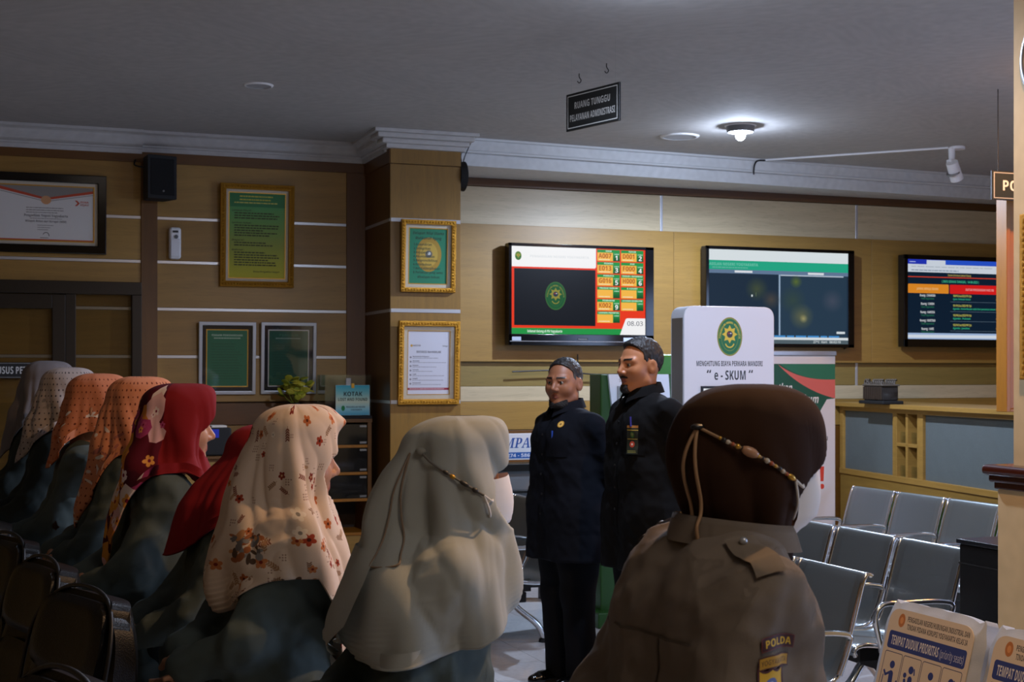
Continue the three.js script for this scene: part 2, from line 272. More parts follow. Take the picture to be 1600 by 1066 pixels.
function wallSpeaker() {
  const o = thing('wall_speaker', 'black box loudspeaker hung high on the brown pilaster between the framed displays', 'speaker', [1.135, 3.01, WZ + .016]);
  const sh = new THREE.Shape([[-.07, 0], [.07, 0], [.1, .17], [-.1, .17]].map(p => new THREE.Vector2(...p)));
  const g = new THREE.ExtrudeGeometry(sh, { depth: .3, bevelEnabled: true, bevelSize: .006, bevelThickness: .006, bevelSegments: 2 }); g.rotateX(Math.PI / 2); g.translate(0, .15, .02);
  g.rotateY(.25); part('cabinet', g, mat.blackMatte, o);
  const gr = bx(-.088, .088, -.13, .13, .19, .2, .004); gr.rotateY(.25); part('grille', gr, M(0x0a0a0b, .9, { bumpMap: rep(WEAVE, 8), bumpScale: .002 }), o);
  const lg = cyl(.05, -.1, -.09, .201, .008); part('badge', ball(.055, -.1, .195, .008), mat.alu, o);
  part('bracket', bx(-.03, .03, -.06, .06, 0, .04), mat.black, o); part('cable', tube([[-.12, .14, .0], [-.13, .1, .03], [-.07, .08, .06]], .006, 10, 6), mat.black, o);
}
wallSpeaker();
{
  const o = thing('air_freshener', 'white automatic air freshener dispenser on the oak wall under the black speaker', 'dispenser', [1.29, 2.553, WZ + .006]);
  part('body', bx(-.042, .042, -.115, .115, 0, .075, .02), mat.white, o);
  part('nozzle', merge([bx(-.02, .02, .075, .09, .07, .078)]), mat.black, o); const q = new THREE.CylinderGeometry(.014, .014, .01, 16); q.rotateX(Math.PI / 2); q.translate(.005, .045, .075); part('spray_hole', q, M(0x55585c, .4), o);
  part('shield', bx(-.034, .034, -.1, .03, .07, .08, .015), M(0xd8d9dd, .35), o);
}
// ---------- framed things ----------
function ring(w, h, b, d, bev) {   // rectangular ring, outer w x h, bar width b, depth d
  const s = new THREE.Shape([[-w / 2, -h / 2], [w / 2, -h / 2], [w / 2, h / 2], [-w / 2, h / 2]].map(p => new THREE.Vector2(...p)));
  const q = new THREE.Path([[-w / 2 + b, -h / 2 + b], [-w / 2 + b, h / 2 - b], [w / 2 - b, h / 2 - b], [w / 2 - b, -h / 2 + b]].map(p => new THREE.Vector2(...p))); s.holes.push(q);
  const g = new THREE.ExtrudeGeometry(s, { depth: d - 2 * bev, bevelEnabled: bev > 0, bevelSize: bev, bevelThickness: bev, bevelSegments: 3, bevelOffset: -bev }); g.translate(0, 0, bev); return g;
}
function printMat(t, o = {}) { return M(0xffffff, .7, { map: t, ...o }); }
function sheet(w, h, t, o) { const g = new THREE.PlaneGeometry(w, h); return [g, printMat(t, o)]; }
function picture(o, w, h, spec) {   // origin at the centre of its back
  o.rotation.x = o.rotation.y ? 0 : .05; o.position.z += o.rotation.x * h / 2 * 1.02;
  part('backing', bx(-w / 2 + .01, w / 2 - .01, -h / 2 + .01, h / 2 - .01, 0, .008), mat.brown, o);
  const f = part('frame', ring(w, h, spec.b, spec.d, spec.bev ?? .006), spec.m, o);
  if (spec.beads) {
    const gs = [], st = .022; const add = (x, y) => gs.push(ball(x, y, spec.d, .008, 1, 1, .6, 6));
    for (let x = -w / 2 + spec.b / 2; x <= w / 2 - spec.b / 2 + .001; x += st) { add(x, h / 2 - spec.b / 2); add(x, -h / 2 + spec.b / 2); }
    for (let y = -h / 2 + spec.b / 2 + st; y < h / 2 - spec.b / 2; y += st) { add(-w / 2 + spec.b / 2, y); add(w / 2 - spec.b / 2, y); }
    const bd = part('carved_beading', merge(gs), spec.m, f); bd.userData.kind = 'stuff';
  }
  let x = w - 2 * spec.b, y = h - 2 * spec.b;
  for (const [b, m] of spec.mounts || []) { part('mount', ring(x + .004, y + .004, b + .002, .014, .001), m, o); x -= 2 * b; y -= 2 * b; }
  const p = part('print', new THREE.PlaneGeometry(x + .004, y + .004), printMat(spec.t), o); p.position.z = .0095;
  part('glass_pane', bx(-w / 2 + spec.b - .002, w / 2 - spec.b + .002, -h / 2 + spec.b - .002, h / 2 - spec.b + .002, .0165, .0185), mat.glass, o);
  return o;
}
const tCert = canvas(1024, 700, (g, w, h) => {
  g.fillStyle = '#e6e3de'; g.fillRect(0, 0, w, h);
  const fl = (pts, c) => { g.fillStyle = c; g.beginPath(); pts.forEach((p, i) => g[i ? 'lineTo' : 'moveTo'](p[0], p[1])); g.fill(); };
  fl([[0, 0], [w, 0], [w, 45], [w / 2, 150], [0, 20]], '#8f8b86'); fl([[0, 10], [w / 2, 150], [w, 40], [w, 75], [w / 2, 178], [0, 50]], '#c9482c'); fl([[0, 62], [w / 2, 190], [w, 88], [w, 98], [w / 2, 202], [0, 74]], '#a8a49d');
  g.fillStyle = '#d9a070'; for (let i = 0; i < 16; i++) { const a = i / 16 * 6.283; g.beginPath(); g.arc(w / 2 + Math.cos(a) * 42, 178 + Math.sin(a) * 42, 14, 0, 7); g.fill(); } g.beginPath(); g.arc(w / 2, 178, 46, 0, 7); g.fill();
  fl([[820, 170], [850, 205], [820, 240], [845, 240], [875, 205], [845, 170]], '#c9482c'); txt(g, 'ZONA', 925, 190, 34, '#c9482c'); txt(g, 'HIJAU', 925, 224, 34, '#b04028');
  lines(g, 300, 275, 420, 3, 30, 10, '#8a8580', .25); txt(g, 'Pengadilan Negeri Yogyakarta', w / 2, 378, 42, '#3b3835', { w: 470, font: 'serif' }); lines(g, 340, 412, 350, 1, 30, 9, '#9a958f', .1); txt(g, 'Wilayah Bebas dari Korupsi (WBK)', w / 2, 452, 36, '#4a4744', { w: 440 });
  lines(g, 420, 500, 180, 3, 28, 8, '#8a8580', .4); g.strokeStyle = '#222'; g.lineWidth = 7; g.beginPath(); g.arc(w / 2, 625, 30, 3.3, 6.1); g.lineTo(w / 2 + 34, 640); g.stroke(); lines(g, 450, 660, 130, 1, 20, 8, '#555');
  g.fillStyle = '#c9482c'; g.fillRect(0, 682, w, 18);
});
picture(thing('certificate', 'large white certificate with red ribbon band in a thick black frame above the glass door', 'certificate', [.40, 2.737, WZ + .008]), .82, .56, { b: .06, d: .035, m: mat.blackGloss, mounts: [[.022, mat.linen], [.008, mat.goldThin]], t: tCert });
const tMaklumat = canvas(640, 920, (g, w, h) => {
  const gr = g.createLinearGradient(0, 0, 0, h); gr.addColorStop(0, '#2f8f5c'); gr.addColorStop(.2, '#55a05c'); gr.addColorStop(.6, '#8f9e44'); gr.addColorStop(1, '#c2bc2e'); g.fillStyle = gr; g.fillRect(0, 0, w, h);
  g.fillStyle = '#1f7d4c'; g.fillRect(0, 0, w, 150); lines(g, 120, 30, 420, 2, 36, 14, '#c9c24a', .2); lines(g, 60, 100, 520, 1, 20, 12, '#d8d06a', .1);
  let y = 190; for (const [n, head] of [[3, 'Landasan Filosofi :'], [5, 'Landasan Hukum :'], [2, 'Dengan ini :'], [6, 'Maklumat :']]) { txt(g, head, 30, y, 26, '#20301a', { left: 1, style: 'bold italic' }); y += 30; lines(g, 60, y - 8, 540, n, 27, 13, '#26361c', .4); y += n * 27 + 22; }
  txt(g, 'Ketua Pengadilan Negeri', 430, 850, 24, '#20301a', { w: 300 });
});
picture(thing('framed_poster', 'tall green and yellow text poster in a carved gold frame on the oak wall', 'poster', [1.89, 2.63, WZ + .006]), .548, .76, { b: .042, d: .04, m: mat.gold, beads: 1, mounts: [[.02, mat.linen], [.006, mat.goldThin]], t: tMaklumat });
const tGreen = v => canvas(512, 700, (g, w, h) => { g.fillStyle = v ? '#12503a' : '#1a7050'; g.fillRect(0, 0, w, h); txt(g, v ? 'PIAGAM' : 'PIAGAM PENGHARGAAN', w / 2, v ? 60 : 66, 34, v ? '#2f6b50' : '#bcd0b8', { w: v ? 250 : 390 }); lines(g, 90, 95, 340, 1, 20, 14, v ? '#7c9484' : '#aac4aa', .1); lines(g, 60, 170, 400, 14, 33, 9, v ? '#0e4330' : '#145c42', .3); g.strokeStyle = '#b6a860'; g.lineWidth = 6; g.strokeRect(4, 4, w - 8, h - 8); });
const mountBlack = M(0x17171a, .8);
picture(thing('framed_charter', 'bright green charter with pale title in a silver frame, left of the pair', 'charter', [1.67, 1.719, WZ + .006]), .418, .536, { b: .026, d: .03, m: mat.silverFrame, bev: .004, mounts: [[.03, mountBlack], [.005, mat.goldThin]], t: tGreen(0) });
picture(thing('framed_charter', 'dark green charter in a silver frame behind the leafy plant', 'charter', [2.126, 1.721, WZ + .006]), .418, .536, { b: .026, d: .03, m: mat.silverFrame, bev: .004, mounts: [[.03, mountBlack], [.005, mat.silverFrame]], t: tGreen(1) });
const tNilai = canvas(512, 720, (g, w, h) => {
  g.fillStyle = '#12805c'; g.fillRect(0, 0, w, h); g.fillStyle = '#b08c2e'; g.beginPath(); g.ellipse(w * .52, h * .47, 170, 225, 0, 0, 7); g.fill(); g.fillStyle = '#c8a642'; g.beginPath(); g.ellipse(w * .52, h * .47, 120, 160, 0, 0, 7); g.fill(); g.fillStyle = '#6e6a60'; g.beginPath(); g.arc(w * .52, h * .46, 48, 0, 7); g.fill(); g.fillStyle = '#dfe0dc'; g.beginPath(); g.arc(w * .53, h * .45, 20, 0, 7); g.fill();
  txt(g, 'Delapan Nilai Utama', w / 2, 60, 50, '#08261c', { w: 420, style: 'bold italic' }); txt(g, 'Mahkamah Agung', w / 2, 125, 50, '#08261c', { w: 350, style: 'bold italic' });
  ['1.Kemandirian', '2.Integritas', '3.Kejujuran', '4.Akuntabilitas', '5.Responsibilitas', '6.Keterbukaan', '7.Ketidakberpihakan', '8.Perlakuan yang sama'].forEach((s, i) => txt(g, s, 60, 208 + i * 52, 42, '#0a2a20', { left: 1, w: Math.min(420, s.length * 19) })); txt(g, 'dihadapan hukum', w / 2 + 10, 632, 42, '#0a2a20', { w: 300 });
});
picture(thing('framed_poster', 'green poster with golden oval and eight listed values in a gold frame on the column', 'poster', [3.0, 2.455, -9.783]), .412, .522, { b: .034, d: .034, m: mat.gold, beads: 1, mounts: [[.024, mat.linen], [.006, mat.goldThin]], t: tNilai });
const tAkhlak = canvas(560, 820, (g, w, h) => {
  g.fillStyle = '#d9dbe6'; g.fillRect(0, 0, w, h); g.fillStyle = '#c99a2a'; g.beginPath(); g.arc(50, 190, 16, 0, 7); g.fill(); txt(g, 'BADILUM', 120, 188, 30, '#5a5350', { w: 100 }); txt(g, '#bangga', 500, 192, 24, '#666', { w: 70 });
  txt(g, 'DEFINISI BerAKHLAK', w / 2, 270, 40, '#33333a', { w: 330 });
  ['Berorientasi Pelayanan', 'Akuntabel', 'Kompeten', 'Harmonis', 'Loyal', 'Adaptif', 'Kolaboratif'].forEach((s, i) => { const y = 330 + i * 57; g.fillStyle = '#8b8b95'; g.beginPath(); g.arc(40, y + 10, 13, 0, 7); g.fill(); txt(g, s, 66, y, 22, '#3a3a42', { left: 1, w: s.length * 10 }); lines(g, 66, y + 17, 450, 1, 16, 8, '#9a9aa4', .4); });
  g.fillStyle = '#9c2338'; g.fillRect(0, 735, w, 28); lines(g, 30, 744, 480, 1, 10, 9, '#e7c9cf', .1);
});
picture(thing('framed_poster', 'white text poster with a red bottom line in a gold frame, lower on the column', 'poster', [3.004, 1.684, -9.783]), .462, .605, { b: .04, d: .036, m: mat.gold, beads: 1, mounts: [[.03, mat.linen], [.005, mat.goldThin]], t: tAkhlak });
{ // frame on the pillar and the blue disc above it, facing the row of women
  const o = thing('framed_picture', 'carved gold frame on the beige pillar, cut by the right edge', 'picture', [3.555, 1.88, -3.93], -Math.PI / 2);
  picture(o, .42, .60, { b: .045, d: .045, m: mat.gold, beads: 1, mounts: [[.02, mat.linen]], t: canvas(64, 64, (g, w, h) => { g.fillStyle = '#c9b890'; g.fillRect(0, 0, w, h); }) });
  const c = thing('wall_clock', 'round blue disc with a metal rim high on the beige pillar', 'clock', [3.555, 2.735, -3.968], -Math.PI / 2);
  const r = new THREE.TorusGeometry(.17, .018, 10, 48); r.translate(0, 0, .02); part('rim', r, mat.alu, c); const f = new THREE.CylinderGeometry(.17, .17, .02, 40); f.rotateX(Math.PI / 2); f.translate(0, 0, .01); part('face', f, M(0x3a3fb0, .4), c);
}
// ---------- hanging and fixed signs ----------
function signBoard(w, h, draw, d = .012) { return [bx(-w / 2, w / 2, -h / 2, h / 2, -d / 2, d / 2, .002), canvas(Math.round(512 * Math.max(1, w / h)), 512, draw)]; }
{
  const o = thing('hanging_sign', 'black sign reading RUANG TUNGGU PELAYANAN ADMINISTRASI hanging from the ceiling', 'sign', [3.0, 3.007, -6.805], Math.atan2(-.418, .121));
  // local +x runs along (.121, .418)
  const t = canvas(1100, 512, (g, w, h) => { g.fillStyle = '#191a18'; g.fillRect(0, 0, w, h); g.strokeStyle = '#c9c7c0'; g.lineWidth = 12; g.strokeRect(34, 34, w - 68, h - 68); txt(g, 'RUANG TUNGGU', w / 2, 175, 130, '#b9b7b1', { w: 760 }); txt(g, 'PELAYANAN ADMINISTRASI', w / 2, 345, 130, '#b9b7b1', { w: 950 }); });
  part('board', bx(-.217, .217, -.1, .1, -.006, .006, .002), mat.black, o);
  for (const s of [1, -1]) { const p = part('lettering', new THREE.PlaneGeometry(.43, .196), printMat(t), o); p.position.z = s * .0068; p.rotation.y = s > 0 ? 0 : Math.PI; }
  for (const x of [-.18, .18]) part('hanger_wire', cyl(x, .098, .343, 0, .0005, .0005, 6), mat.acrylic, o);
}
{
  const o = thing('hanging_sign', 'dark sign beginning with the letters PO half hidden behind the pillar', 'sign', [6.1, 2.76, -7.05]);
  const t = canvas(1400, 512, (g, w, h) => { g.fillStyle = '#14201d'; g.fillRect(0, 0, w, h); g.strokeStyle = '#a9adb0'; g.lineWidth = 16; g.strokeRect(28, 28, w - 56, h - 56); txt(g, 'POSBAKUM', w / 2, h / 2, 260, '#d9dde0', { w: 1100 }); });
  part('board', bx(-.33, .33, -.09, .09, -.006, .006, .002), mat.black, o); const p = part('lettering', new THREE.PlaneGeometry(.652, .174), printMat(t), o); p.position.z = .0068;
  for (const x of [-.28, .28]) part('hanger_wire', cyl(x, .088, .59, 0, .003, .003, 6), mat.black, o);
}
{
  const o = thing('door_sign', 'black sign ending in PETUGAS on the glass door', 'sign', [.2, 1.628, WZ + .05]);
  const t = canvas(1100, 256, (g, w, h) => { g.fillStyle = '#131314'; g.fillRect(0, 0, w, h); g.strokeStyle = '#8a8a88'; g.lineWidth = 8; g.strokeRect(12, 12, w - 24, h - 24); txt(g, 'KHUSUS PETUGAS', w / 2, h / 2, 165, '#c9c9c6', { w: 960 }); });
  part('board', bx(-.215, .215, -.056, .056, 0, .006, .001), mat.black, o); const p = part('lettering', new THREE.PlaneGeometry(.426, .108), printMat(t), o); p.position.z = .0065;
}
{
  const o = thing('paper_notice', 'small white paper notice with a yellow heading pinned to the brown band', 'notice', [1.475, 1.322, WZ + .017]);
  const t = canvas(320, 260, (g, w, h) => { g.fillStyle = '#dcdcdc'; g.fillRect(0, 0, w, h); g.fillStyle = '#d6cf3a'; g.fillRect(0, 0, w, 40); lines(g, 40, 70, 240, 2, 28, 10, '#555', .3); lines(g, 30, 170, 260, 3, 24, 8, '#888', .3); g.fillStyle = '#b03a4a'; g.fillRect(140, 135, 20, 20); });
  part('sheet', bx(-.075, .075, -.056, .056, 0, .002), mat.white, o); part('print', new THREE.PlaneGeometry(.148, .11), printMat(t), o).position.z = .0025;
}
// ---------- the three wall screens ----------
function tv(x0, x1, y0, y1, label, tex, gl, opt = {}) {
  const w = x1 - x0, h = y1 - y0, o = thing('television', label, 'television', [(x0 + x1) / 2, (y0 + y1) / 2, WZ + .067], 0);
  const b = opt.b || .024, bb = opt.bb || .075, br = opt.br || b;
  part('housing', bx(-w / 2, w / 2, -h / 2, h / 2, .015, .1, .008), mat.blackGloss, o);
  part('wall_bracket', bx(-w * .3, w * .3, -h * .3, h * .3, 0, .04), mat.black, o);
  const s = part('screen', new THREE.PlaneGeometry(w - b - br, h - b - bb), MP(0x010101, .4, { specularIntensity: .2, emissive: 0xffffff, emissiveMap: tex, emissiveIntensity: gl }), o); s.position.set((b - br) / 2, (bb - b) / 2, .1015);
  part('bezel', merge([bx(-w / 2, w / 2, h / 2 - b, h / 2, .095, .108, .003), bx(-w / 2, w / 2, -h / 2, -h / 2 + bb, .095, .108, .004), bx(-w / 2, -w / 2 + b, -h / 2, h / 2, .095, .108, .003), bx(w / 2 - br, w / 2, -h / 2, h / 2, .095, .108, .003)]), mat.blackGloss, o);
  const l = new THREE.RectAreaLight(opt.lc || 0xdfe8ff, opt.li || .25, w - b - br, h - b - bb); l.position.set(0, 0, .112); l.rotation.y = Math.PI; o.add(l);
  return o;
}
const tQueue = canvas(1280, 840, (g, w, h) => {
  const G = '#1f9a46', O = '#f23a14';
  g.fillStyle = O; g.fillRect(0, 0, w, h); g.fillStyle = '#ffffff'; roundRect(g, -20, -20, 818, 215, 18); g.fill(); emblem(g, 62, 92, 30, 42); txt(g, 'PENGADILAN NEGERI YOGYAKARTA', 450, 92, 30, '#e9ecee', { w: 560 });
  g.fillStyle = '#0b1118'; g.fillRect(24, 212, 768, 545); emblem(g, 412, 470, 98, 136, 1);
  const tiles = [['A007', 1, 'UMUM'], ['D001', 2, 'HUKUM'], ['E013', 3, 'PIDANA'], ['F000', 4, 'PHI'], ['G016', 5, 'PERDATA'], ['H000', 6, 'TIPIKOR / INFORMASI'], ['', '', 'PRODUK HUKUM'], ['', '', 'E-COURT'], ['K002', 9, 'POSBAKUM'], ['', '', 'LAYANAN DISABILITAS'], ['', '', 'LAYANAN PRIORITAS']];
  tiles.forEach(([c, n, hd], i) => {
    const x = i % 2 ? 1042 : 810, y = 8 + (i / 2 | 0) * 121; g.fillStyle = G; g.fillRect(x, y, 220, 110); txt(g, hd, x + 110, y + 13, 22, '#e9fff0', { w: Math.min(200, hd.length * 15) });
    g.fillStyle = '#ffc04a'; g.fillRect(x, y + 28, 152, 82); if (c) txt(g, c, x + 75, y + 60, 62, '#b5541a', { w: 126 }); lines(g, x + 16, y + 92, 110, 1, 10, 8, '#fff0d0', .1);
    const gr = g.createLinearGradient(0, y, 0, y + 110); gr.addColorStop(.2, '#2aa850'); gr.addColorStop(1, '#0a4a20'); g.fillStyle = gr; g.fillRect(x + 156, y + 28, 64, 82); txt(g, 'Loket', x + 188, y + 40, 18, '#dff5e4'); if (n) txt(g, '' + n, x + 188, y + 78, 62, '#ffffff');
  });
  g.fillStyle = G; g.fillRect(0, 782, w, 58); txt(g, 'Selamat datang di PN Yogyakarta', 145, 812, 34, '#f2fff4', { left: 1, w: 330 });
  g.fillStyle = '#ffffff'; g.beginPath(); g.moveTo(1030, 840); g.lineTo(1085, 690); g.quadraticCurveTo(1092, 676, 1110, 676); g.lineTo(1280, 676); g.lineTo(1280, 840); g.fill(); txt(g, '08.03', 1180, 728, 60, '#33384a', { w: 160, style: 'normal' });
});
{
  const o = tv(3.834, 5.093, 1.828, 2.632, 'wall screen with red and green queue numbers above the first man', tQueue, .95, { b: .025, bb: .09, br: .075 });
  const st = (x, w, n) => part('sticker', bx(x - w / 2, x + w / 2, -.365, -.335, .108, .1092), M(n ? 0xb9c4d2 : 0xa8b4c4, .6), o);
  st(-.565, .075, 0); st(.4, .085, 1);
  part('maker_lettering', new THREE.PlaneGeometry(.09, .016), printMat(canvas(256, 46, (g, w, h) => { g.fillStyle = '#08080a'; g.fillRect(0, 0, w, h); txt(g, 'Panasonic', w / 2, h / 2, 40, '#8d9096', { w: 220 }); })), o).position.set(0, -.35, .1088);
  part('chrome_line', bx(-.62, .62, -.372, -.367, .1075, .1095), mat.alu, o);
}
const tCctv = canvas(1280, 800, (g, w, h) => {
  g.fillStyle = '#25384c'; g.fillRect(0, 0, w, h); g.fillStyle = '#f2fbff'; g.fillRect(0, 0, w, 92); g.fillStyle = '#27b892'; g.fillRect(0, 92, w, 78); txt(g, 'PENGADILAN NEGERI YOGYAKARTA', 180, 124, 34, '#7fd8be', { w: 520 }); lines(g, 30, 148, 330, 1, 10, 9, '#6fc8b0', .1);
  g.fillStyle = '#6d86a6'; g.fillRect(0, 170, w, 32); g.fillStyle = '#f4f8ff'; g.fillRect(230, 176, 160, 18); g.fillRect(900, 178, 150, 18);
  const dim = (x, y, ww, hh, c) => { g.fillStyle = c; g.fillRect(x, y, ww, hh); };
  dim(0, 202, 630, 598, '#213346'); dim(646, 202, 620, 598, '#2c4256'); dim(630, 202, 14, 598, '#a9c2dd'); dim(646, 202, 590, 10, '#c9d6e6');
  for (const [x, y, r, c] of [[430, 330, 110, '82,92,60'], [560, 420, 90, '90,80,70'], [790, 260, 60, '110,130,50'], [840, 560, 120, '120,120,80'], [1130, 420, 110, '80,86,104'], [760, 420, 130, '60,80,70'], [860, 580, 40, '190,180,120']]) { const q = g.createRadialGradient(x, y, 2, x, y, r); q.addColorStop(0, `rgba(${c},.8)`); q.addColorStop(1, `rgba(${c},0)`); g.fillStyle = q; g.fillRect(x - r, y - r, 2 * r, 2 * r); }
  dim(420, 360, 5, 34, '#6d8060'); dim(380, 380, 12, 18, '#f2fbff'); dim(1170, 690, 80, 20, '#e9f2f8'); lines(g, 30, 728, 1180, 1, 10, 16, '#4a9ae0', .02); dim(0, 744, w, 22, '#eef6fa'); dim(0, 766, w, 34, '#5c6c74'); txt(g, '27°C  Hari   08:02:19', 1080, 783, 26, '#e6edf0', { w: 260 });
});
tv(5.572, 7.009, 1.828, 2.665, 'wall screen with a green banner and two dim camera views behind the white kiosk', tCctv, .8, { b: .028, bb: .03, br: .06, lc: 0xcfe4ff });
const tCase = canvas(1100, 780, (g, w, h) => {
  g.fillStyle = '#0f2236'; g.fillRect(0, 0, w, h); g.fillStyle = '#2438c0'; g.fillRect(0, 0, w, 46); g.fillStyle = '#2a58d8'; g.fillRect(400, 0, 700, 46); g.fillStyle = '#dfe8f4'; g.fillRect(200, 4, 200, 42); g.fillRect(0, 46, w, 78); lines(g, 20, 20, 90, 1, 8, 8, '#cfd8ff'); lines(g, 40, 66, 980, 1, 8, 8, '#b9c4d0', .2); lines(g, 40, 100, 560, 1, 8, 10, '#8fa0b4', .2);
  txt(g, 'Sistem Informasi Jadwal Sidang', 550, 148, 26, '#c9b45a', { w: 250 }); g.fillStyle = '#e0442c'; g.fillRect(0, 166, w, 9); txt(g, '( INFO SIDANG TANGGAL : 14-08-2023 )', 560, 210, 34, '#46d0a0', { w: 400 });
  g.fillStyle = '#f0952a'; roundRect(g, 4, 240, 430, 90, 8); g.fill(); txt(g, 'JADWAL MENUJU SIDANG', 210, 286, 30, '#ffc98a', { w: 230 }); g.fillStyle = '#e82020'; roundRect(g, 446, 240, 650, 90, 8); g.fill(); txt(g, 'DAFTAR PERSIDANGAN HARI INI', 770, 286, 32, '#ffb0b0', { w: 310 });
  ['Ruang : CHANDRA', 'Ruang : CAKRA', 'Ruang : GARUDA', 'Ruang : KARTIKA', 'Ruang : SARI'].forEach((s, i) => { txt(g, s, 210, 350 + i * 82, 32, '#f0f2f4', { w: s.length * 11 }); txt(g, 'Tidak digunakan', 210, 382 + i * 82, 26, '#2c7d58', { w: 140 }); });
  for (let i = 0; i < 5; i++) { const y = 350 + i * 96; txt(g, '10' + i + '/Pid.Sus/2023/PN Yyk', 480, y, 30, '#d8d060', { left: 1, w: 200 }); if (i < 4) { txt(g, 'Agenda : ' + ['Pembacaan Tuntutan', 'Pemeriksaan saksi dari penuntut umum', 'Putusan', 'Jawaban'][i], 480, y + 32, 26, '#38c492', { left: 1, w: [190, 460, 190, 180][i] }); txt(g, 'Ruang sidang : 1', 1010, y + 32, 24, '#c0884a', { w: 130 }); g.fillStyle = '#5d7080'; g.fillRect(450, y + 58, 640, 4); } txt(g, 'Jam Sidang : 09.00', 1020, y, 28, '#e6eaf0', { w: 130 }); }
  g.fillStyle = '#a9c4ec'; g.fillRect(0, h - 60, w, 60); g.fillStyle = '#e6effa'; g.fillRect(0, h - 42, w, 30);
});
tv(7.52, 8.70, 1.84, 2.65, 'wall screen with a dark court schedule table nearest the pillar', tCase, .8, { b: .04, bb: .07, br: .04, lc: 0x8fb0ff });
{ // cable and wedge beside the middle screen
  solo('screen_cable', 'thin dark cable hanging from the lower right corner of the middle screen', 'cable', tube([[7.0, 2.05, WZ + .06], [7.06, 1.98, WZ + .06], [7.055, 1.86, WZ + .06], [6.98, 1.82, WZ + .06]], .006, 20, 6), mat.black);
  solo('screen_cable', 'long dark cable sagging along the wall under the queue screen', 'cable', merge([tube([[3.9, 1.62, WZ + .075], [4.3, 1.63, WZ + .075], [4.6, 1.6, WZ + .075], [4.95, 1.62, WZ + .075], [5.1, 1.7, WZ + .08]], .007, 40, 6), tube([[4.46, 1.76, WZ + .08], [4.465, 1.5, WZ + .075], [4.47, 1.16, WZ + .075]], .006, 16, 6)]), mat.black);
}
// ---------- white kiosk, green kiosk, roll-up banner, service board ----------
{
  const o = thing('information_kiosk', 'tall white kiosk panel with the e - SKUM lettering and oval emblem', 'kiosk', [4.17, 0, -7.54]);
  const s = new THREE.Shape(), w = .3, H = 2.0, r = .065; s.moveTo(-w, .12); s.lineTo(w, .12); s.lineTo(w, H - r); s.quadraticCurveTo(w, H, w - r, H); s.lineTo(-w + r, H); s.quadraticCurveTo(-w, H, -w, H - r); s.lineTo(-w, .12);
  const g = new THREE.ExtrudeGeometry(s, { depth: .16, bevelEnabled: true, bevelSize: .006, bevelThickness: .006, bevelSegments: 3, curveSegments: 10 }); g.translate(0, 0, -.06); part('cabinet', g, MP(0xdadfe8, .3, {}), o);
  part('side_band', (() => { const q = new THREE.Shape(); const W = w + .008; q.moveTo(-W, .12); q.lineTo(-W + .004, .12); q.lineTo(-W + .004, H - r); q.lineTo(-W, H - r); const e = new THREE.ExtrudeGeometry(q, { depth: .14, bevelEnabled: false }); e.translate(0, 0, -.05); return e; })(), mat.alu, o);
  part('plinth', bx(-.34, .34, 0, .12, -.2, .25, .015), mat.white, o);
  const t = canvas(900, 620, (c, cw, ch) => { c.fillStyle = '#dadfe8'; c.fillRect(0, 0, cw, ch); emblem(c, 450, 186, 132, 180); txt(c, 'MENGHITUNG BIAYA PERKARA MANDIRI', 450, 436, 66, '#121417', { w: 700 }); txt(c, 'e - SKUM', 455, 545, 120, '#0d0f11', { w: 340 }); txt(c, '“', 232, 535, 110, '#0d0f11'); txt(c, '“', 672, 535, 110, '#0d0f11'); });
  const p = part('lettering', new THREE.PlaneGeometry(.58, .40), printMat(t, { roughness: .35 }), o); p.position.set(0, 1.745, .1065);
  const sc = part('touch_screen', new THREE.PlaneGeometry(.36, .24), M(0x05060a, .2, { emissive: 0xffffff, emissiveIntensity: .9, emissiveMap: canvas(360, 240, (c, cw, ch) => { c.fillStyle = '#f4f6fa'; c.fillRect(0, 0, cw, ch); c.fillStyle = '#2f5fb0'; c.fillRect(0, 180, cw, 60); lines(c, 40, 60, 260, 4, 26, 8, '#99a', .3); }) }), o); sc.position.set(0, 1.395, .109);
  part('screen_bezel', ring(.39, .27, .015, .012, .003).translate(.0, 1.395, .104), mat.black, o);
  const l = new THREE.RectAreaLight(0xf0f4ff, .4, .34, .22); l.position.set(0, 1.395, .125); l.rotation.y = Math.PI; o.add(l);
}
